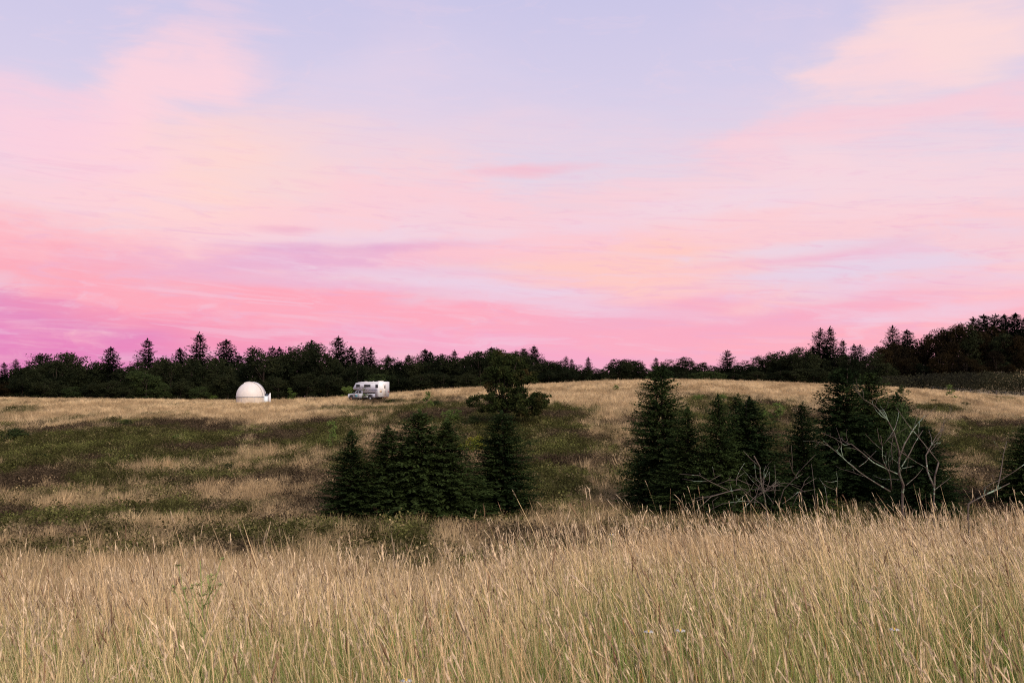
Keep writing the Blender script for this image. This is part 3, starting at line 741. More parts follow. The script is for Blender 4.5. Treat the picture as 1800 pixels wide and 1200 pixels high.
# ------------------------------------------------------------------ saplings and bushes on the slope
SLOPE = [  # name, kind, px, base row, height px, half width px, label, category
    ('sapling', SAP, 750, 722, 34, 11, 'bright sapling rising above the tallest spruce of the left clump', 'sapling'),
    ('sapling', SAP, 585, 790, 54, 10, 'tall thin light green sapling left of the left spruce clump', 'sapling'),
    ('sapling', SAP, 512, 704, 22, 9, 'small pale sapling between the dome and the camper', 'sapling'),
    ('young_tree', SAP, 643, 706, 27, 9, 'thin leafy young tree right in front of the pickup', 'tree'),
    ('sapling', SAP, 1372, 740, 34, 13, 'bright green sapling on the slope left of the narrow spruce', 'sapling'),
    ('bush', BSB, 1345, 742, 26, 16, 'yellow green bush beside the bright sapling in the right slope', 'bush'),
    ('bush', BSH, 1322, 740, 30, 20, 'green bush right above the twin topped spruces', 'bush'),
    ('bush', BSB, 1270, 708, 16, 10, 'light green bush on the crest strip above the pointed spruce', 'bush'),
    ('bush', BSB, 1225, 706, 14, 12, 'small green bush right of the tallest spruce', 'bush'),
    ('bush', BSB, 1083, 688, 14, 8, 'bright round bush near the crest left of the tallest spruce', 'bush'),
    ('bush', BSH, 1120, 762, 26, 16, 'dark green bush touching the left of the tallest spruce', 'bush'),
    ('bush', BSH, 10, 778, 26, 34, 'dark green bush cut off by the left border', 'bush'),
    ('bush', BSY, 826, 800, 38, 24, 'vivid yellow green bush between the spruces of the left clump', 'bush'),
    ('bush', BSB, 790, 742, 28, 22, 'leafy green bush above the gap in the left clump', 'bush'),
    ('bush', BSH, 770, 716, 16, 12, 'green bush on the slope right of the bright sapling', 'bush'),
    ('bush', BSH, 820, 752, 22, 22, 'dull green bush left below the maple', 'bush'),
    ('bush', BSB, 235, 810, 14, 8, 'small vivid weed bush on the dark left slope', 'bush'),
    ('bush', BSB, 308, 776, 16, 8, 'pale leafy bush on the dark left slope, highest of three', 'bush'),
    ('bush', BSH, 345, 812, 14, 9, 'small green bush on the dark left slope, rightmost of three', 'bush'),
    ('bush', BSH, 212, 752, 16, 16, 'green bush just below the trodden track', 'bush'),
    ('bush', BSH, 402, 830, 18, 9, 'dark little bush low on the left slope', 'bush'),
    ('bush', BSH, 72, 808, 14, 26, 'dark low bush in the brown heath at the left', 'bush'),
    ('bush', BSH, 145, 940, 14, 30, 'fresh green bush low down behind the left grass', 'bush'),
    ('small_tree', BSH, 1589, 698, 22, 12, 'little round crab tree on the skyline right of the double spruce', 'tree'),
    ('small_tree', SAP, 1670, 702, 26, 9, 'thin sapling tree in front of the thicket', 'sapling'),
    ('bush', BSH, 1700, 716, 12, 9, 'dark bush on the right slope below the thin sapling tree', 'bush'),
    ('bush', BSH, 1645, 708, 8, 12, 'low dark bush left of the thin sapling tree', 'bush'),
    ('leafy_bush', BRL, 1588, 904, 206, 30, 'light green leafy bush behind the top of the dead tree', 'bush'),
    ('bush', BSB, 1440, 908, 60, 26, 'light green bush at the foot of the great double spruce', 'bush'),
    ('bush', BSY, 1785, 890, 66, 38, 'yellow leaved bush at the right border behind the broken branch', 'bush'),
    ('bush', BSB, 1360, 908, 46, 22, 'dull green bush behind the middle of the brush pile', 'bush'),
    ('bush', BSF, 645, 706, 9, 14, 'purplish bare bush below the pickup door', 'bush'),
    ('bush', BSH, 690, 708, 8, 26, 'low green bush in the grass behind the camper wheels', 'bush'),
    ('bush', BSH, 930, 790, 22, 16, 'green bush on the slope right of the columnar spruce', 'bush'),
]
for j, (nm, vs_, px, base, hp, hw, lab, cat) in enumerate(SLOPE):
    x, Y, z0 = spot(px, base)
    var = vs_[j % len(vs_)]; k = Y/F
    s = hp*k/var[2]; wd = hw*k/var[3]
    plant(nm, var, (x, Y, z0-0.03), (wd, wd, s), rr.uniform(0, 6.28), lab, cat, 'bushes and saplings on the slope')

# ------------------------------------------------------------------ observatory dome
def dome():
    x, Y, z0 = spot(441, 709)
    k = Y/F; o = empty('observatory_dome', (x, Y, z0-0.15))
    R = 25.4*k; zw = 12*k+0.15; n = 48
    V, Fc = [], []
    def ring(r, z): 
        b = len(V)
        V.extend([(r*math.cos(2*math.pi*i/n), r*math.sin(2*math.pi*i/n), z) for i in range(n)]); return b
    def skin(a, b): Fc.extend([[a+i, a+(i+1) % n, b+(i+1) % n, b+i] for i in range(n)])
    a = ring(R*0.985, -0.3); b = ring(R*0.985, zw-0.05); skin(a, b)
    obj('wall', new_mesh('wall', V, Fc, smooth=True), M['dome_wall'], o)
    # wall seams
    for ang in (-114, -62, -150, -25):
        t = math.radians(ang); mb = MB(); mb.box(-0.02, 0.02, -0.012, 0.012, 0.0, zw-0.06)
        sm = mb.build('seam', M['grey'], o); sm.location = (R*0.985*math.cos(t), R*0.985*math.sin(t), 0); sm.rotation_euler = (0, 0, t+math.pi/2)
    V, Fc = [], []
    prev = ring(R*1.0, zw-0.08); 
    for rr_, zz in ((R*1.015, zw-0.08), (R*1.015, zw+0.02), (R, zw+0.02)):
        q = ring(rr_, zz); skin(prev, q); prev = q
    obj('base_ring', new_mesh('base_ring', V, Fc), M['grey'], o)
    V, Fc = [], []
    prev = ring(R, zw)
    zs = 1.02
    for i in range(1, 18):
        e = math.pi/2*i/18; q = ring(R*math.cos(e), zw+R*zs*math.sin(e)); skin(prev, q); prev = q
    V.append((0, 0, zw+R*zs)); Fc.extend([[prev+i, prev+(i+1) % n, len(V)-1] for i in range(n)])
    sh = obj('dome_shell', new_mesh('dome_shell', V, Fc, smooth=True), M['white_gel'], o)
    # gore seams on the shell
    for ang in range(-170, 0, 20):
        t = math.radians(ang); mb = MB()
        mb.tube([((R+0.004)*math.cos(e)*math.cos(t), (R+0.004)*math.cos(e)*math.sin(t), zw+R*zs*math.sin(e)) for e in np.linspace(0.02, 1.45, 14)], 0.012, 0.012, 4)
        mb.build('gore_seam', M['white_gel'], sh)
    # raised shutter: a strip over the top from the right hand horizon
    wv, lift = 0.62, 0.10
    V, Fc = [], []; m = 28
    for i in range(m+1):
        e = math.radians(2+(112-2)*i/m)
        for (s_, rad) in ((-1, R-0.02), (-1, R+lift), (1, R+lift), (1, R-0.02)):
            yy = s_*wv
            rad2 = math.sqrt(max(rad*rad-yy*yy*0.9, 0.01))
            V.append((rad2*math.cos(e), yy, zw+rad2*zs*math.sin(e)))
    for i in range(m):
        for q in range(3): Fc.append([i*4+q, i*4+q+1, i*4+q+5, i*4+q+4])
    Fc += [[0, 1, 2, 3], [m*4+3, m*4+2, m*4+1, m*4]]
    st = obj('shutter', new_mesh('shutter', V, Fc), M['white_gel'], o); st.rotation_euler = (0, 0, math.radians(-14))
    mb = MB(); mb.tube([((R+lift+0.015)*math.cos(e), -wv, zw+(R+lift+0.015)*zs*math.sin(e)*0.97) for e in np.linspace(0.05, 1.8, 20)], 0.03, 0.03, 5)
    rim = mb.build('shutter_rail', M['grey'], o); rim.rotation_euler = (0, 0, math.radians(-14))
    # entrance lobby with its door leaf standing open
    mb = MB(); mb.box(R-0.25, R+0.55, -0.55, 0.35, -0.2, zw+0.1); mb.build('entrance_box', M['pale_blue'], o, 0.02)
    mb = MB(); mb.prism([(R+0.58, 0.0), (R+0.98, 0.0), (R+1.0, zw+0.55), (R+0.9, zw+0.6), (R+0.58, zw+0.12)], -0.62, -0.56); mb.build('door_leaf', M['white_paint'], o)
    mb = MB(); mb.box(R+0.05, R+0.45, -0.4, 0.2, zw+0.1, zw+0.45); mb.build('instrument_box', M['navy'], o, 0.02)
    mb = MB(); mb.tube([(R+0.12, -0.3, zw+0.4), (R+0.12, -0.3, zw+0.85)], 0.02, 0.015, 6); mb.build('sensor_mast', M['white_paint'], o)
    tag(o, 'small white observatory dome on a cream ring wall in the crest grass', 'dome')
dome()

# ------------------------------------------------------------------ pickup with a camper on its bed
def camper_truck():
    x, Y, z0 = spot(640, 705.5)
    o = empty('camper_truck', (x, Y, z0+0.02), 0.0)
    # local axes: +x to the rear, -y the side towards us
    def B(*b): return MB().box(*b)
    W = 0.95
    cab = [(0.05, 0.55), (0.0, 0.75), (0.03, 1.02), (0.15, 1.10), (1.42, 1.20), (2.05, 1.66), (2.25, 1.70), (3.25, 1.70), (3.36, 1.2), (3.36, 0.5), (1.25, 0.5), (1.18, 0.75), (1.02, 0.9), (0.72, 0.96), (0.45, 0.9), (0.30, 0.75), (0.24, 0.5)]
    body = MB().prism(cab, -W, W).build('cab', M['silver_paint'], o, 0.025)
    bed = [(3.42, 0.55), (3.42, 1.16), (6.15, 1.16), (6.15, 0.55), (5.48, 0.55), (5.42, 0.78), (5.26, 0.93), (4.95, 0.99), (4.64, 0.93), (4.48, 0.78), (4.42, 0.55)]
    MB().prism(bed, -W-0.02, W+0.02).build('bed', M['silver_paint'], o, 0.02)
    B(3.45, 6.13, -W-0.035, W+0.035, 1.16, 1.26).build('bed_rail', M['dark'], o, 0.01)
    # glass
    for sg in (-1, 1):
        ys = sg*(W+0.004); y0, y1 = sorted((ys, ys+sg*0.012))
        MB().prism([(1.62, 1.22), (2.12, 1.60), (2.40, 1.62), (2.40, 1.22)], y0, y1).build('front_side_window', M['glass'], o)
        MB().prism([(2.50, 1.22), (2.50, 1.62), (3.10, 1.62), (3.16, 1.22)], y0, y1).build('rear_side_window', M['glass'], o)
        d = MB().box(1.55, 2.46, y0, y1+0.002, 0.55, 0.56); d.box(1.545, 1.555, y0, y1+0.002, 0.55, 1.2); d.box(2.455, 2.465, y0, y1+0.002, 0.55, 1.66)
        d.build('door_gap', M['dark'], o)
        y2, y3 = sorted((sg*(W+0.02), sg*(W+0.07)))
        B(2.25, 2.42, y2, y3, 1.05, 1.09).build('door_handle', M['dark'], o)
        y2, y3 = sorted((sg*(W+0.0), sg*(W+0.24)))
        B(1.52, 1.64, y2, y3, 1.22, 1.40).build('wing_mirror', M['dark'], o, 0.02)
        B(-0.02, 0.10, *sorted((sg*0.55, sg*0.90)), 0.78, 0.98).build('headlight', M['lamp_lens'], o, 0.01)
        B(6.13, 6.17, *sorted((sg*0.80, sg*0.96)), 0.75, 1.08).build('tail_light', M['red_lens'], o, 0.005)
    MB().prism([(1.47, 1.235), (2.03, 1.655), (2.0, 1.665), (1.44, 1.245)], -0.82, 0.82).build('windscreen', M['glass'], o)
    B(-0.10, 0.12, -0.92, 0.92, 0.48, 0.66).build('front_bumper', M['steel'], o, 0.03)
    B(6.15, 6.32, -0.9, 0.9, 0.52, 0.66).build('rear_bumper', M['rust_steel'], o, 0.02)
    B(1.68, 2.2, -W-0.010, -W-0.003, 0.66, 0.98).build('door_print', M['teal'], o)
    B(3.38, 3.41, -0.93, 0.93, 0.6, 1.5).build('cab_gap', M['dark'], o)
    B(0.9, 6.0, -0.6, 0.6, 0.34, 0.52).build('chassis', M['dark'], o)
    for wx in (0.73, 4.95):
        for sg in (-1, 1):
            y0, y1 = sorted((sg*0.72, sg*0.96))
            w = MB().cyl_y(wx, 0.38, 0.38, y0, y1, 28).build('wheel', M['rubber'], o, 0.02)
            y0, y1 = sorted((sg*0.93, sg*0.972))
            MB().cyl_y(wx, 0.38, 0.22, y0, y1, 20).build('rim', M['rust_steel'] if wx < 1 else M['steel'], w)
            y0, y1 = sorted((sg*0.74, sg*0.94))
            MB().cyl_y(wx, 0.55, 0.435, y0, y1, 24).build('wheel_arch', M['dark'], o)
    # camper shell
    CW = 1.07
    prof = [(1.35, 1.86), (1.34, 2.05), (1.95, 2.78), (2.6, 2.90), (3.2, 2.95), (7.02, 2.97), (7.10, 2.90), (7.10, 0.66), (6.22, 0.66), (6.22, 1.30), (3.44, 1.30), (3.44, 1.76), (1.5, 1.74)]
    sh = MB().prism(prof, -CW, CW).build('camper_shell', M['white_paint'], o, 0.035)
    def win(xa, xb, za, zb, sg, name='camper_window'):
        y0, y1 = sorted((sg*(CW+0.003), sg*(CW+0.03)))
        f = MB(); t = 0.05
        f.box(xa-t, xb+t, y0, y1, za-t, za); f.box(xa-t, xb+t, y0, y1, zb, zb+t); f.box(xa-t, xa, y0, y1, za, zb); f.box(xb, xb+t, y0, y1, za, zb)
        w = f.build(name, M['grey'], o)
        y0, y1 = sorted((sg*(CW+0.002), sg*(CW+0.012)))
        B(xa, xb, y0, y1, za, zb).build('pane', M['glass'], w)
    for sg in (-1, 1):
        win(2.05, 2.88, 2.15, 2.55, sg); win(3.85, 5.22, 2.16, 2.50, sg); win(6.34, 6.86, 2.08, 2.50, sg)
        y0, y1 = sorted((sg*(CW+0.002), sg*(CW+0.012)))
        B(1.60, 3.15, y0, y1, 1.92, 1.98).build('stripe', M['navy'], o)
        B(4.85, 6.75, y0, y1, 1.66, 1.71).build('stripe', M['navy'], o)
        B(4.95, 5.15, y0, y1+0.01, 1.50, 1.62).build('fuel_hatch', M['grey'], o)
        B(5.85, 6.6, y0, y1, 1.02, 1.025).build('locker_seam', M['grey'], o)
        B(1.8, 7.05, y0, y1+0.005, 2.80, 2.83).build('roof_trim', M['pale_blue'], o)
        B(6.3, 6.7, *sorted((sg*0.6, sg*CW)), 0.5, 0.66).build('locker_skid', M['dark'], o)
    # rear wall
    xr = 7.10
    B(xr+0.002, xr+0.02, -0.30, 0.42, 0.85, 2.62).build('rear_door', M['white_gel'], o, 0.006)
    B(xr+0.022, xr+0.035, -0.02, 0.2, 1.95, 2.40).build('door_window', M['glass'], o)
    B(xr+0.002, xr+0.03, -0.85, -0.45, 1.35, 1.75).build('rear_hatch', M['dome_wall'], o, 0.004)
    B(xr+0.002, xr+0.03, 0.05, 0.30, 1.42, 1.68).build('rear_vent', M['grey'], o, 0.004)
    for yy, mt in ((-0.88, 'amber_lens'), (0.80, 'red_lens')):
        B(xr+0.002, xr+0.05, yy-0.06, yy+0.06, 1.38, 1.56).build('rear_lamp', M[mt], o, 0.01)
    B(xr, xr+0.32, -0.25, 0.40, 0.60, 0.68).build('step', M['rust_steel'], o, 0.01)
    B(xr+0.002, xr+0.02, -1.0, 1.0, 1.80, 1.83).build('rear_seam', M['grey'], o)
    # roof
    B(6.1, 6.75, -0.45, 0.25, 2.97, 3.09).build('air_conditioner', M['white_gel'], o, 0.04)
    B(2.9, 3.3, -0.25, 0.2, 2.95, 3.02).build('roof_vent', M['white_gel'], o, 0.02)
    B(5.2, 5.35, -0.6, -0.45, 2.97, 3.04).build('roof_vent', M['white_gel'], o, 0.02)
    # park it: nose to the left and away from us
    th = math.radians(-39)        # +x (rear) swings towards the viewer
    o.rotation_euler = (0, 0, th)
    k = F/Y; c = math.cos(th); s = math.sin(th)
    # side corner nose (x=0,y=-W) should sit at photo column 610
    px_nose = lambda X0: 900+F*(X0+W*s)/(Y)     # rough
    o.location.x = (611-900)/F*Y+0.35
    o.location.y = Y+2.4
    o.location.z = float(H(o.location.x+3*c, o.location.y+3*s))-0.02
    tag(o, 'white pickup carrying a cab-over camper parked nose left on the crest', 'camper truck')
camper_truck()

# ------------------------------------------------------------------ picnic table and fence
def picnic():
    x, Y, z0 = spot(546, 706); o = empty('picnic_table', (x, Y, z0), 0.2)
    for i in range(5): MB().box(-0.95, 0.95, -0.38+i*0.155, -0.24+i*0.155, 0.72, 0.76).build('plank', M['wood'], o)
    for sg in (-1, 1):
        MB().box(-0.95, 0.95, *sorted((sg*0.62, sg*0.88)), 0.42, 0.46).build('bench', M['wood'], o)
        m = MB(); m.prism([(sg*0.62, 0), (sg*0.70, 0), (sg*0.70, 0.72), (sg*0.62, 0.72)], -0.8, 0.8) if False else m.box(sg*0.66-0.04, sg*0.66+0.04, -0.82, 0.82, 0.36, 0.42); m.build('cross_beam', M['wood'], o)
        for s2 in (-1, 1):
            m = MB(); m.tube([(sg*0.66, s2*0.7, -0.1), (sg*0.66, s2*0.25, 0.72)], 0.05, 0.05, 4); m.build('leg', M['wood'], o)
    tag(o, 'dark wooden picnic table in the grass between the dome and the camper', 'picnic table')
picnic()
def fence():
    pts = [(1640, 1), (1665, 1), (1685, 1), (1706, 1), (1722, 1), (1738, 1), (1752, 1), (1768, 1), (1784, 1), (1798, 1), (1815, 1), (1835, 1)]
    base = None; tops = []
    o = empty('wire_fence', onground((1720-900)/F*176, 176))
    bx, by, bz = o.location
    for i, (px, _) in enumerate(pts):
        Y = 182-(px-1640)*0.045; x = (px-900)/F*Y; z = float(H(x, Y)); h = 1.15+0.1*math.sin(i*2.3)
        m = MB(); m.tube([(x-bx, Y-by, z-bz-0.3), (x-bx+0.03*math.sin(i*5), Y-by, z-bz+h)], 0.055, 0.05, 6, 0.05)
        m.build('post', M['twig'], o); tops.append(Vector((x-bx, Y-by, z-bz)))
    for hz in (0.45, 0.75, 1.05):
        m = MB(); m.tube([t+Vector((0, 0, hz)) for t in tops], 0.006, 0.006, 4); m.build('wire', M['steel'], o)
    tag(o, 'wire fence on grey posts running down the right skyline before the thicket', 'fence')
fence()

# ------------------------------------------------------------------ dead tree, brush pile and broken branch
def zpx(zx, zy, ox, oy, k=4.0): return ox+zx/k, oy+zy/k
def dead(name, lines, ox, oy, Y, label, cat, seed, base=None, twigs=0.0, mat='lichen', foot=True, thin=0.48, sub=4):
    random.seed(seed)
    b = lines[0][2][0]; px, row = zpx(*b, ox, oy); b3 = P(px, row, Y)
    gz = float(H(b3.x, Y)); o = empty(name, (b3.x, Y, gz))
    root = Vector((b3.x, Y, gz))
    for part, (r0, r1), pl in lines:
        dep = random.uniform(-1.0, 1.0)*0.55; pts = []
        n = len(pl)
        for i, q in enumerate(pl):
            px, row = zpx(*q, ox, oy); f = i/max(n-1, 1)
            pts.append(P(px, row, Y+dep*f*1.2*(n > 2)+(0 if i == 0 else random.uniform(-.05, .05)))-root)
        if part == 'trunk' and foot:
            p0 = pts[0]; pts = [Vector((p0.x-0.03, p0.y, -0.3)), Vector((p0.x+0.02, p0.y, p0.z*0.5))]+pts
        # resample with kinks
        fine = []
        for a, c in zip(pts[:-1], pts[1:]):
            m_ = max(1, int((c-a).length/0.16))
            for j in range(m_): fine.append(a.lerp(c, j/m_)+Vector((random.uniform(-1, 1), random.uniform(-1, 1), random.uniform(-1, 1)))*0.010*(j > 0))
        fine.append(pts[-1])
        mb = MB(); r0 *= thin; r1 *= thin; mb.tube(fine, r0, r1, 6, 0.14)
        def spray(p, e, L, r, lev):
            q = [p]; d_ = e.copy()
            m_ = max(3, int(L/0.10))
            for t_ in range(m_):
                d_ = (d_+Vector((random.uniform(-.35, .35), random.uniform(-.35, .35), random.uniform(-.30, .35)))).normalized(); q.append(q[-1]+d_*L/m_)
            mb.tube(q, r, r*0.35, 4, 0.12)
            if lev:
                for t_ in range(1, len(q)-1):
                    if random.random() < 0.5: spray(q[t_], (d_+Vector((random.uniform(-1, 1), random.uniform(-.8, .8), random.uniform(-.6, 1)))).normalized(), L*random.uniform(0.2, 0.45), r*0.55, 0)
        if len(fine) > 5 and part == 'branch':
            for _ in range(sub):
                j = random.randrange(2, len(fine)-1); dd = (fine[j+1]-fine[j]).normalized()
                spray(fine[j], (dd*0.8+Vector((random.uniform(-1, 1), random.uniform(-.7, .7), random.uniform(-.2, 1)))).normalized(), random.uniform(0.2, 0.6), 0.0045, 1)
        for j in range(1, len(fine)-1):
            if random.random() < twigs:
                d = (fine[j+1]-fine[j]).normalized(); e = Vector((random.uniform(-1, 1), random.uniform(-.6, .6), random.uniform(-0.3, 1))).normalized()
                L = random.uniform(0.06, 0.30); mb.tube([fine[j], fine[j]+(e+d*0.5)*L*0.6, fine[j]+(e+d*0.8)*L], max(r1*0.8, 0.004), 0.002, 4, 0.1)
        mb.build(part, M[mat], o, smooth=True)
    return tag(o, label, cat)
T_LINES = [
    ('trunk', (0.052, 0.030), [(905, 1000), (912, 930), (884, 850), (880, 780), (885, 735)]),
    ('branch', (0.024, 0.007), [(885, 735), (880, 680), (845, 560), (800, 470), (715, 375), (630, 325), (575, 262)]),
    ('branch', (0.008, 0.004), [(712, 375), (730, 320)]), ('branch', (0.011, 0.006), [(765, 430), (800, 365), (820, 310)]),
    ('branch', (0.012, 0.005), [(835, 560), (862, 500), (878, 415)]), ('branch', (0.010, 0.006), [(835, 560), (797, 612), (860, 662)]),
    ('branch', (0.024, 0.007), [(885, 735), (920, 640), (980, 540), (1010, 500), (1072, 430)]), ('branch', (0.010, 0.005), [(985, 530), (1012, 440)]),
    ('branch', (0.020, 0.008), [(900, 800), (960, 700), (1020, 590), (1048, 545)]),
    ('branch', (0.020, 0.006), [(890, 860), (800, 820), (700, 770), (620, 700), (545, 640), (500, 650), (430, 600), (345, 563)]), ('branch', (0.007, 0.004), [(397, 600), (397, 565)]),
    ('branch', (0.026, 0.006), [(820, 975), (720, 915), (600, 835), (490, 740), (420, 680), (350, 618)]), ('branch', (0.009, 0.004), [(440, 700), (460, 660)]),
    ('branch', (0.020, 0.006), [(828, 965), (815, 850), (765, 740), (752, 580)]), ('branch', (0.010, 0.005), [(770, 690), (700, 630), (645, 570)]),
    ('branch', (0.014, 0.006), [(885, 690), (960, 740), (1060, 800), (1120, 850)]),
    ('branch', (0.014, 0.005), [(930, 930), (1000, 870), (1050, 810)]), ('branch', (0.013, 0.006), [(905, 812), (985, 795)]),
    ('branch', (0.012, 0.004), [(835, 780), (828, 650), (845, 560)]), ('branch', (0.012, 0.004), [(900, 830), (870, 770), (830, 740)]),
    ('branch', (0.012, 0.004), [(600, 800), (680, 730), (720, 690)]), ('branch', (0.011, 0.004), [(880, 890), (780, 890), (700, 860)]), ('branch', (0.010, 0.004), [(930, 850), (945, 770), (960, 720)])]
dead('dead_tree', T_LINES, 1360, 620, 15.0, 'leafless dead tree with forked trunk and pale green lichen above the grass', 'dead tree', 3, twigs=0.10)
R_LINES = [
    ('trunk', (0.036, 0.024), [(1125, 1050), (1130, 960), (1132, 870), (1160, 770)]),
    ('branch', (0.018, 0.006), [(1160, 770), (1090, 680), (1000, 570), (940, 500), (865, 388)]),
    ('branch', (0.026, 0.008), [(1128, 945), (1080, 830), (1070, 720), (1110, 645), (1140, 590), (1200, 520)]),
    ('branch', (0.014, 0.006), [(1108, 648), (1175, 630)]), ('branch', (0.012, 0.005), [(1112, 640), (1110, 600), (1090, 540)]), ('branch', (0.012, 0.004), [(1135, 960), (1200, 910), (1250, 870)])]
dead('dead_sapling', R_LINES, 1360, 620, 14.4, 'slim lichen covered dead stem just right of the forked dead tree', 'dead tree', 9, twigs=0.06)
B_LINES = [
    ('trunk', (0.034, 0.022), [(1370, 1060), (1480, 1000), (1570, 960)]),
    ('branch', (0.020, 0.006), [(1572, 958), (1598, 840), (1615, 715), (1640, 620)]), ('branch', (0.008, 0.004), [(1615, 715), (1575, 665), (1545, 615)]),
    ('branch', (0.020, 0.010), [(1570, 960), (1660, 915)]), ('branch', (0.012, 0.005), [(1480, 1000), (1490, 940)]),
    ('branch', (0.014, 0.009), [(1470, 960), (1530, 920), (1600, 890), (1690, 835), (1780, 770)]), ('branch', (0.007, 0.003), [(1560, 910), (1535, 850)])]
dead('broken_branch', B_LINES, 1360, 620, 13.6, 'broken lichen covered branch poking from the grass at the right', 'dead branch', 12, twigs=0.06)
P_LINES = [
    ('trunk', (0.030, 0.020), [(1070, 1110), (1055, 1010), (1030, 920), (1022, 800), (982, 725)]),
    ('branch', (0.014, 0.005), [(800, 965), (670, 903), (600, 862), (455, 850)]), ('branch', (0.010, 0.005), [(670, 900), (750, 855)]), ('branch', (0.007, 0.004), [(705, 868), (690, 800)]),
    ('branch', (0.018, 0.007), [(890, 955), (800, 975), (680, 1010), (545, 1135)]), ('branch', (0.012, 0.005), [(780, 980), (700, 1000), (580, 1040), (500, 1095)]),
    ('branch', (0.012, 0.005), [(960, 930), (870, 890), (800, 895), (715, 928)]), ('branch', (0.010, 0.005), [(858, 930), (858, 882), (915, 840)]),
    ('branch', (0.016, 0.005), [(1150, 1090), (1190, 960), (1260, 890), (1322, 850)]), ('branch', (0.012, 0.005), [(1290, 885), (1250, 830), (1230, 755)]), ('branch', (0.009, 0.004), [(1260, 890), (1300, 825)]),
    ('branch', (0.014, 0.005), [(1060, 1080), (960, 1010), (900, 955), (870, 930)]), ('branch', (0.014, 0.005), [(900, 1100), (1000, 1000), (1100, 940), (1180, 930)]),
    ('branch', (0.012, 0.004), [(800, 1110), (880, 1030), (960, 960), (980, 920)]), ('branch', (0.012, 0.005), [(1100, 1100), (1130, 1000), (1115, 930)]),
    ('branch', (0.012, 0.004), [(700, 1120), (690, 1040), (730, 1010)]), ('branch', (0.011, 0.004), [(1180, 1060), (1290, 980), (1400, 960)]), ('branch', (0.011, 0.004), [(1420, 1080), (1400, 900), (1385, 780)]),
    ('branch', (0.011, 0.004), [(1250, 1080), (1330, 930), (1420, 880)]), ('branch', (0.012, 0.004), [(640, 1120), (760, 1060), (900, 1040), (1020, 1050)]), ('branch', (0.010, 0.004), [(980, 1090), (1010, 960), (1060, 900)]),
    ('branch', (0.010, 0.004), [(850, 1090), (830, 1000), (800, 940)]), ('branch', (0.010, 0.004), [(1330, 1080), (1310, 960), (1240, 930)]), ('branch', (0.010, 0.004), [(1120, 1060), (1060, 980), (1000, 950)]),
    ('branch', (0.010, 0.004), [(1500, 1060), (1480, 940), (1440, 880)]), ('branch', (0.010, 0.004), [(1560, 1040), (1570, 900), (1560, 830)])]
dead('brush_pile', P_LINES, 1080, 620, 13.8, 'tangle of bare grey fallen branches behind the grass', 'brush pile', 21, twigs=0.6, thin=0.44, sub=9)

# ------------------------------------------------------------------ hillside grass tufts and low heath (uncountable)
def tuft_src():
    col = bpy.data.collections.new('tuft_shapes')
    for i in range(5):
        r = np.random.default_rng(600+i); n = 26
        p = np.zeros((n, 3)); p[:, :2] = r.normal(0, 0.13, (n, 2))
        A = np.stack([r.normal(-0.05, 0.22, n), r.normal(0, 0.22, n), r.uniform(0.55, 1.15, n)], 1)
        Bv = unit(np.cross(A, r.normal(0, 1, (n, 3))))*r.uniform(0.010, 0.022, n)[:, None]
        V = np.empty((n, 3, 3)); V[:, 0] = p-Bv; V[:, 1] = p+Bv; V[:, 2] = p+A
        me = new_mesh('tuft', V.reshape(-1, 3), [np.arange(n*3).reshape(n, 3)]); me.materials.append(M['tuft'])
        o = bpy.data.objects.new('a_tuft_%d' % i, me); col.objects.link(o)
    for i in range(4):
        r = np.random.default_rng(650+i); n = 44
        p = r.normal(0, 0.28, (n, 3)); p[:, 2] = np.abs(r.normal(0.32, 0.22, n))
        A = unit(r.normal(0, 1, (n, 3))+np.array([0, 0, 0.4]))*r.uniform(0.10, 0.24, n)[:, None]
        Bv = unit(np.cross(A, r.normal(0, 1, (n, 3))))*r.uniform(0.03, 0.07, n)[:, None]
        V, Fq = quads(p, A, Bv)
        me = new_mesh('heath', V, [Fq]); me.materials.append(M['tuft'])
        o = bpy.data.objects.new('b_heath_%d' % i, me); col.objects.link(o)
    return col
TUFTS = tuft_src()
def gn_scatter():
    g = bpy.data.node_groups.new('scatter', 'GeometryNodeTree')
    g.interface.new_socket('Geometry', in_out='INPUT', socket_type='NodeSocketGeometry')
    g.interface.new_socket('Geometry', in_out='OUTPUT', socket_type='NodeSocketGeometry')
    n = g.nodes; l = g.links
    gi = n.new('NodeGroupInput'); go = n.new('NodeGroupOutput')
    ip = n.new('GeometryNodeInstanceOnPoints'); ci = n.new('GeometryNodeCollectionInfo')
    ci.inputs['Collection'].default_value = TUFTS; ci.inputs['Separate Children'].default_value = True; ci.inputs['Reset Children'].default_value = True
    def at(name, t):
        a = n.new('GeometryNodeInputNamedAttribute'); a.data_type = t; a.inputs['Name'].default_value = name; return a.outputs[0]
    m2p = n.new('GeometryNodeMeshToPoints'); l.new(gi.outputs[0], m2p.inputs[0])
    l.new(m2p.outputs[0], ip.inputs['Points']); l.new(ci.outputs[0], ip.inputs['Instance'])
    ip.inputs['Pick Instance'].default_value = True
    l.new(at('pick', 'INT'), ip.inputs['Instance Index'])
    e2r = n.new('FunctionNodeEulerToRotation'); l.new(at('rot', 'FLOAT_VECTOR'), e2r.inputs[0]); l.new(e2r.outputs[0], ip.inputs['Rotation'])
    l.new(at('siz', 'FLOAT_VECTOR'), ip.inputs['Scale'])
    l.new(ip.outputs[0], go.inputs[0])
    return g
GN = gn_scatter()
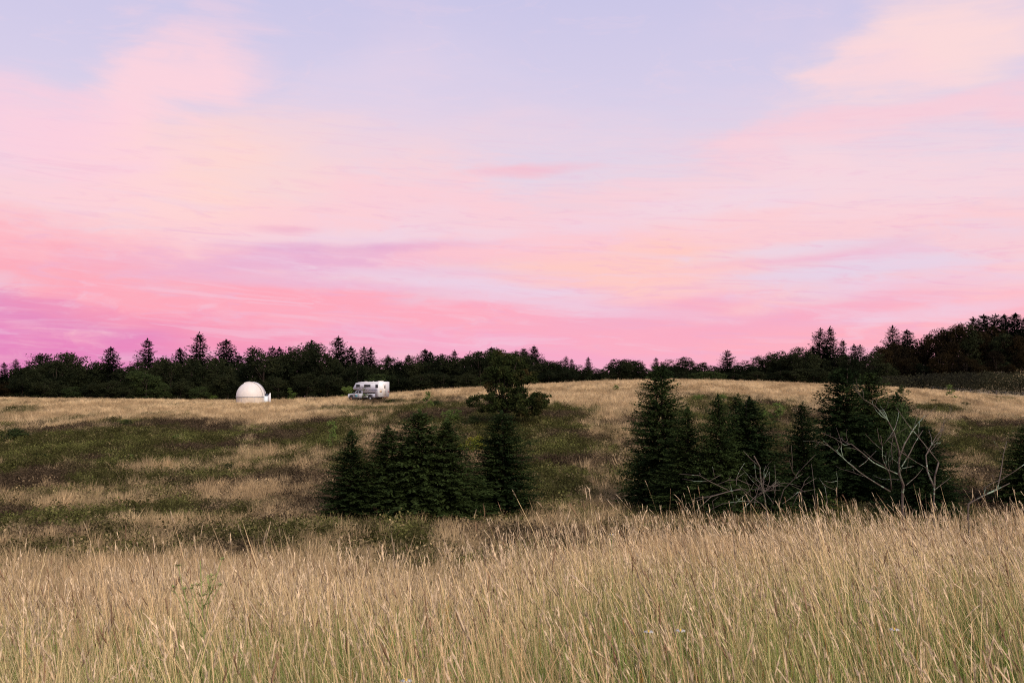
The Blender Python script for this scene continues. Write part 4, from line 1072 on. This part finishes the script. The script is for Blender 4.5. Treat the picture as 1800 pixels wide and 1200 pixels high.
def scatter(name, X, Y, pick, size, tint, label, cat):
    n = len(X); Z = H(X, Y)
    me = bpy.data.meshes.new(name); me.vertices.add(n)
    me.vertices.foreach_set('co', np.stack([X, Y, Z], 1).astype(np.float32).ravel())
    a = me.attributes.new('pick', 'INT', 'POINT'); a.data.foreach_set('value', pick.astype(np.int32))
    rot = np.zeros((n, 3), np.float32); rot[:, 2] = rng.uniform(0, 6.28, n); rot[:, :2] = rng.normal(0, 0.08, (n, 2))
    a = me.attributes.new('rot', 'FLOAT_VECTOR', 'POINT'); a.data.foreach_set('vector', rot.ravel())
    a = me.attributes.new('siz', 'FLOAT_VECTOR', 'POINT'); a.data.foreach_set('vector', size.astype(np.float32).ravel())
    t4 = np.ones((n, 4), np.float32); t4[:, :3] = tint
    a = me.attributes.new('tint', 'FLOAT_COLOR', 'POINT'); a.data.foreach_set('color', t4.ravel())
    o = obj(name, me); md = o.modifiers.new('scatter', 'NODES'); md.node_group = GN
    return tag(o, label, cat, kind='stuff')
def hillside():
    def sample(n, y0, y1, marg):
        u = rng.uniform(0, 1, n); Y = np.sqrt(y0*y0+(y1*y1-y0*y0)*u); X = rng.uniform(-1, 1, n)*(0.55*Y+marg); return X, Y
    X1, Y1 = sample(190000, 46, 176, 8); X2, Y2 = sample(24000, 11, 48, 7)
    X = np.concatenate([X1, X2]); Y = np.concatenate([Y1, Y2]); Z = H(X, Y)
    col, T = covercol(X, Y, Z, 0.16)
    isg = rng.uniform(0, 1, len(X)) < np.clip(sst(T, 0.2, 0.65), 0.14, 0.97)
    tw = np.array([0.46, 0.33, 0.19])
    gcol = col*0.82+(TAN2*0.8+rng.uniform(0, 1, (len(X), 1))*(TAN-TAN2)*0.7)*0.18
    cg = gcol[isg]*rng.uniform(0.55, 1.4, (isg.sum(), 1)); n = isg.sum()
    dc = rowof(X, Y, Z)-crest(np.clip(900+F*X/Y, -900, 2700))
    s = rng.uniform(0.45, 0.85, n)*np.interp(dc[isg], [0, 16, 45], [0.5, 0.55, 1.0])*np.where(T[isg] > 0.5, 1, 0.7)*np.exp(rng.normal(0, 0.22, n))
    scatter('hill_grass', X[isg], Y[isg], rng.integers(0, 5, n), np.stack([s*1.2, s*1.2, s], 1), cg, 'dry tan grass covering the far hillside', 'grass')
    hb = ~isg; n = hb.sum()
    ch = col[hb]*rng.uniform(0.45, 1.5, (n, 1)); s = rng.uniform(0.5, 1.15, n)*np.interp(dc[hb], [0, 20, 45], [0.6, 0.7, 1.0])*np.interp(Y[hb], [20, 46], [0.5, 1])
    scatter('heath_cover', X[hb], Y[hb], rng.integers(5, 9, n), np.stack([s, s, s*rng.uniform(0.5, 1.0, n)], 1), ch, 'low green and brown heath in patches on the far hillside', 'ground cover')
hillside()

# ------------------------------------------------------------------ the tall grass in front
def field_points(n, y0, extra, pw=1.0):
    out = []
    tot = 0
    while tot < n:
        y = rng.uniform(y0, 15.5, n*2); x = rng.uniform(-12.5, 12.5, n*2)
        ok = (np.abs(x) < 0.54*y+4.0) & (y < edge(x)+extra)
        keep = rng.uniform(0, 1, n*2) < np.clip((5.0/np.maximum(y, 2.0))**pw, 0, 1)
        p = np.stack([x, y], 1)[ok & keep]; out.append(p); tot += len(p)
    p = np.concatenate(out)[:n]
    g = sst(fbm(p[:, 0]*2.6+7, p[:, 1]*1.9, 97, 3), 0.36, 0.56)
    return p[rng.uniform(0, 1, n) < 0.42+0.58*g]
def ribbons(base, Ax, hgt, lean, curve, width, segs, side, taper=0.5, tip=False):
    """curved ribbons: centre line base + up*h*s + lean*h*s^curve"""
    n = len(base); s = np.linspace(0, 1, segs+1)
    cl = base[:, None, :]+np.zeros((n, segs+1, 3))
    hs = lean[:, None, :]*(s[None, :]**curve)[..., None]*hgt[:, None, None]
    cl[:, :, :2] += hs
    L2 = np.linalg.norm(lean, axis=1)
    cl[:, :, 2] += hgt[:, None]*(s[None, :]-0.35*(L2[:, None]**2)*(s[None, :]**(curve*1.3)))
    wd = width[:, None]*(1-(1-taper)*s[None, :])
    if tip: wd[:, -1] = 0.0004
    return cl, wd
def build_field():
    # --- flowering stems
    N = 58000
    p = field_points(N, 2.0, 3.0, 0.25); N = len(p)
    x, y = p[:, 0], p[:, 1]
    z = H(x, y)
    clump = fbm(x*0.9, y*0.9, 91, 3); dens = sst(fbm(x*1.7+9, y*1.2, 95, 3), 0.30, 0.52)
    headed = rng.uniform(0, 1, N) < np.interp(y, [2, 4, 7, 12], [0.16, 0.26, 0.55, 0.75])
    h = rng.normal(0.84, 0.13, N)+(clump-0.5)*0.5; tall = headed & (y > 4.5) & (rng.uniform(0, 1, N) < 0.04); h = np.where(tall, h+rng.uniform(0.1, 0.3, N), h)
    h = np.where(headed, h, h*rng.uniform(0.55, 1.0, N)); h = h*(0.62+0.38*dens); h = np.clip(h, 0.28, np.interp(y, [2, 3.2, 5], [0.72, 0.9, 1.4]))
    wind = -0.06-0.14*sst(x, -2, 4)
    lean = np.stack([wind+rng.normal(0, 0.13, N), rng.normal(0.0, 0.13, N)], 1)
    bent = (rng.uniform(0, 1, N) < 0.07) & ~tall; h = np.where(bent, np.minimum(h, 0.8), h); lean = np.where(bent[:, None], lean+rng.normal(0, 0.35, (N, 2)), lean)
    base = np.stack([x, y, z], 1)
    S = 5
    cl, wd = ribbons(base, None, h, lean, 1.8, rng.uniform(0.0010, 0.0024, N), S, None, 0.6)
    ang = rng.uniform(0, 6.28, N); side = np.stack([np.cos(ang), np.sin(ang)*0.6, np.zeros(N)], 1)
    V = np.empty((N, S+1, 2, 3)); V[:, :, 0] = cl-side[:, None]*wd[..., None]; V[:, :, 1] = cl+side[:, None]*wd[..., None]
    idx = np.arange(N*(S+1)*2).reshape(N, S+1, 2)
    q = np.stack([idx[:, :-1, 0], idx[:, :-1, 1], idx[:, 1:, 1], idx[:, 1:, 0]], -1).reshape(-1, 4)
    gpatch = sst(fbm(x*0.6+5, y*0.6, 41, 3), 0.42, 0.66)
    r1 = rng.uniform(0, 1, N)
    top = np.array([0.84, 0.67, 0.38])*(0.35+0.8*r1[:, None]); top = top*(1-0.12*rng.uniform(0, 1, (N, 1))*np.array([0.3, 1, 1.6]))
    low = np.array([0.70, 0.60, 0.26])*(1-gpatch[:, None])+np.array([0.34, 0.38, 0.10])*gpatch[:, None]
    drift = sst(fbm(x*0.45+20, y*0.7, 45, 3), 0.45, 0.62)[:, None]; top = top*(1-drift*np.array([0.06, 0.13, 0.10]))
    sedge = sst(fbm(x*1.3+3, y*1.1, 47, 3), 0.60, 0.70)[:, None]; top = top*(1-sedge*np.array([0.55, 0.45, 0.60])); low = low*(1-sedge*0.45)
    low = low*(0.35+0.85*rng.uniform(0, 1, (N, 1)))
    s = np.linspace(0, 1, S+1)
    gm = sst(s, 0.15, 0.75)[None, :, None]
    c = low[:, None, :]*(1-gm)+top[:, None, :]*gm
    cols = np.repeat(c[:, :, None, :], 2, 2)
    Vs = [V.reshape(-1, 3)]; Fs = [q]; Cc = [cols.reshape(-1, 3)]; off = N*(S+1)*2
    # --- seed heads: slim tapering spikes with a few spread spikelets
    cl = cl[headed]; lean = lean[headed]; tall = tall[headed]; N = int(headed.sum())
    tipp = cl[:, -1]; d = unit(cl[:, -1]-cl[:, -2]); droop = rng.uniform(0, 0.35, N)
    hl = rng.uniform(0.05, 0.13, N)*np.where(tall, 1.2, 1); hr = hl*rng.uniform(0.014, 0.034, N)+0.0009
    d2 = unit(d+np.stack([lean[:, 0]*1.2, lean[:, 1]*1.2, -0.5*np.ones(N)], 1)*droop[:, None])
    a1 = unit(np.cross(d, np.array([0.3, 0.9, 0.1]))); b1 = np.cross(d, a1)
    rings = []
    for f, rf in ((0.0, 0.25), (0.28, 1.0), (0.65, 0.75)):
        cpt = tipp+(d*(1-f*0.5)+d2*f*0.5)*(hl*f)[:, None]
        for k in range(3):
            t = 2.094*k+f*2
            rings.append(cpt+(a1*math.cos(t)+b1*math.sin(t))*(hr*rf*rng.uniform(0.7, 1.3, N))[:, None])
    rings.append(tipp+(d*0.5+d2*0.5)*hl[:, None])
    Hv = np.stack(rings, 1)                     # N,10,3
    hid = off+np.arange(N*10).reshape(N, 10); off += N*10
    tri = []
    for rg in (0, 3):
        for k in range(3):
            k2 = (k+1) % 3
            tri.append(np.stack([hid[:, rg+k], hid[:, rg+k2], hid[:, rg+3+k2]], 1)); tri.append(np.stack([hid[:, rg+k], hid[:, rg+3+k2], hid[:, rg+3+k]], 1))
    for k in range(3): tri.append(np.stack([hid[:, 6+k], hid[:, 6+(k+1) % 3], hid[:, 9]], 1))
    dark = (rng.uniform(0, 1, N) < 0.12)[:, None]
    hc = np.array([0.76, 0.59, 0.39])*np.where(tall, 0.7, 1.0)[:, None]*rng.uniform(0.5, 1.15, (N, 1)); hc = np.where(dark, np.array([0.24, 0.15, 0.09])*rng.uniform(0.7, 1.3, (N, 1)), hc)
    Vs.append(Hv.reshape(-1, 3)); Fs += tri; Cc.append(np.repeat(hc[:, None], 10, 1).reshape(-1, 3))
    # spikelets
    K = 4
    f = rng.uniform(0.1, 0.9, (N, K)); cpt = tipp[:, None]+(d[:, None]*(1-f[..., None]*0.5)+d2[:, None]*f[..., None]*0.5)*(hl[:, None]*f)[..., None]
    out = unit(rng.normal(0, 1, (N, K, 3)))*0.45+d[:, None]
    ln = (hl*0.22)[:, None]*rng.uniform(0.6, 1.5, (N, K))
    A = unit(out)*ln[..., None]; Bv = unit(np.cross(A, rng.normal(0, 1, (N, K, 3))))*(ln*0.14)[..., None]
    T = np.stack([cpt-Bv, cpt+Bv, cpt+A], 2)
    Vs.append(T.reshape(-1, 3)); Fs.append(off+np.arange(N*K*3).reshape(-1, 3)); off += N*K*3
    Cc.append(np.repeat(hc[:, None], K*3, 1).reshape(-1, 3))
    V = np.concatenate(Vs); cols = np.concatenate(Cc)
    me = new_mesh('tall_grass', V, Fs, cols)
    tag(obj('tall_grass', me, M['grass']), 'tall dry tan grass with slim seed heads filling the foreground', 'grass', kind='stuff')
    # --- leaf blades below
    Nb = 108000
    p = field_points(Nb, 1.4, 2.5, 0.8); Nb = len(p); x, y = p[:, 0], p[:, 1]; z = H(x, y)
    gpatch = sst(fbm(x*0.6+5, y*0.6, 41, 3), 0.40, 0.64)
    h = rng.uniform(0.25, 0.80, Nb); az = rng.uniform(0, 6.28, Nb); am = np.abs(rng.normal(0.30, 0.25, Nb))
    lean = np.stack([np.cos(az)*am-0.08, np.sin(az)*am], 1)
    S = 3
    cl, wd = ribbons(np.stack([x, y, z], 1), None, h, lean, 2.0, rng.uniform(0.0013, 0.0030, Nb), S, None, 0.7, True)
    ang = az+1.57+rng.normal(0, 0.5, Nb); side = np.stack([np.cos(ang), np.sin(ang), np.zeros(Nb)], 1)
    V = np.empty((Nb, S+1, 2, 3)); V[:, :, 0] = cl-side[:, None]*wd[..., None]; V[:, :, 1] = cl+side[:, None]*wd[..., None]
    idx = np.arange(Nb*(S+1)*2).reshape(Nb, S+1, 2)
    q = np.stack([idx[:, :-1, 0], idx[:, :-1, 1], idx[:, 1:, 1], idx[:, 1:, 0]], -1).reshape(-1, 4)
    isg = rng.uniform(0, 1, Nb) < 0.44+0.42*gpatch
    dry = np.array([0.72, 0.60, 0.31])*rng.uniform(0.2, 1.2, (Nb, 1)); gr = np.array([0.22, 0.28, 0.075])*rng.uniform(0.35, 1.4, (Nb, 1))
    rus = rng.uniform(0, 1, Nb) < 0.05
    cb = np.where(isg[:, None], gr, dry); cb = np.where(rus[:, None], np.array([0.40, 0.20, 0.06]), cb)
    cols = np.repeat(cb[:, None], (S+1)*2, 1)
    me = new_mesh('grass_blades', V.reshape(-1, 3), [q], cols.reshape(-1, 3))
    tag(obj('grass_blades', me, M['grass']), 'green and straw leaf blades low among the foreground stems', 'grass', kind='stuff')
build_field()

# ------------------------------------------------------------------ flowers and weeds in the grass
def flower_at(px, row, Y, label):
    c = P(px, row, Y); gz = float(H(c.x, Y)); o = empty('white_flower', (c.x, Y, gz)); hh = c.z-gz
    m = MB(); m.tube([(0, 0, -0.02), (0.01, 0, hh*0.5), (0, 0, hh)], 0.0022, 0.0016, 5); m.build('stem', M['weed'], o)
    for k in range(9):
        a = 6.283*k/9; r0, r1 = 0.004, 0.015
        m = MB(); ca, sa = math.cos(a), math.sin(a)
        m.add([(r0*ca, r0*sa, hh), (0.010*ca-0.003*sa, 0.010*sa+0.003*ca, hh+0.003), (r1*ca, r1*sa, hh), (0.010*ca+0.003*sa, 0.010*sa-0.003*ca, hh+0.003),
               (r0*ca, r0*sa, hh-0.001), (r1*ca, r1*sa, hh-0.0015)], [(0, 1, 2), (0, 2, 3), (4, 2, 1), (4, 3, 2), (0, 4, 1), (0, 3, 4), (5, 2, 1), (5, 3, 2)])
        pt = m.build('petal', M['petal'], o); 
    m = MB(); m.tube([(0, 0, hh-0.003), (0, 0, hh+0.003), (0, 0, hh+0.006)], 0.004, 0.002, 8); m.build('disc', M['yolk'], o)
    tag(o, label, 'flower', 'white flowers in the grass')
flower_at(1075, 939, 6.4, 'white flower among the seed heads at the middle of the field')
flower_at(1140, 1110, 2.9, 'white flower low in the grass, left one of a close pair')
flower_at(1196, 1108, 2.9, 'white flower low in the grass, right one of a close pair')
flower_at(1572, 1106, 3.0, 'white flower in the grass below the dead tree')
flower_at(714, 1196, 2.5, 'white flower at the bottom border of the picture')
def weed(px, row, Y, hpx, wpx, label, seed):
    r = random.Random(seed); c = P(px, row, Y); gz = float(H(c.x, Y)); o = empty('green_weed', (c.x, Y, gz)); top = c.z-gz; k = Y/F
    m = MB(); m.tube([(0, 0, -0.02), (0.02, 0, top*0.6), (0, 0, top)], 0.006, 0.003, 6); m.build('stem', M['weed'], o)
    for i in range(11):
        f = r.uniform(0.45, 0.9); e = Vector((r.uniform(-1, 1)*wpx*k, r.uniform(-.15, .15), top-r.uniform(0, 1)*hpx*k)); s = Vector((0.01, 0, min(top*f, e.z-0.05)))
        b = MB(); b.tube([s, s.lerp(e, 0.5)+Vector((0, 0, -0.03)), e], 0.003, 0.002, 5); br = b.build('branch', M['weed'], o)
        h = MB()
        for q in range(14):
            a = r.uniform(0, 6.28); d = Vector((math.cos(a), math.sin(a), r.uniform(-0.1, 0.9))).normalized()
            sd = Vector((-d.y, d.x, 0)).normalized()*0.005
            t = e+d*r.uniform(0.014, 0.026); h.add([e, e.lerp(t, .5)+sd, t, e.lerp(t, .5)-sd], [(0, 1, 2, 3)])
        h.build('flower_head', M['weed'], br)
        for q in range(3):
            p0 = s.lerp(e, r.uniform(0.2, 0.9)); d = Vector((r.uniform(-1, 1), r.uniform(-1, 1), r.uniform(0, .8))).normalized(); sd = d.cross(Vector((0, 0, 1))).normalized()*0.006
            t = p0+d*r.uniform(0.03, 0.06); lf = MB().add([p0, p0.lerp(t, .5)+sd, t, p0.lerp(t, .5)-sd], [(0, 1, 2, 3)]); lf.build('leaf', M['weed'], br)
    tag(o, label, 'weed')
weed(352, 985, 5.2, 50, 45, 'branching green weed with tufted heads at the left of the field', 4)
#weed(530, 1052, 4.2, 60, 30, 'green weed between the stems right of the tufted weed', 6)
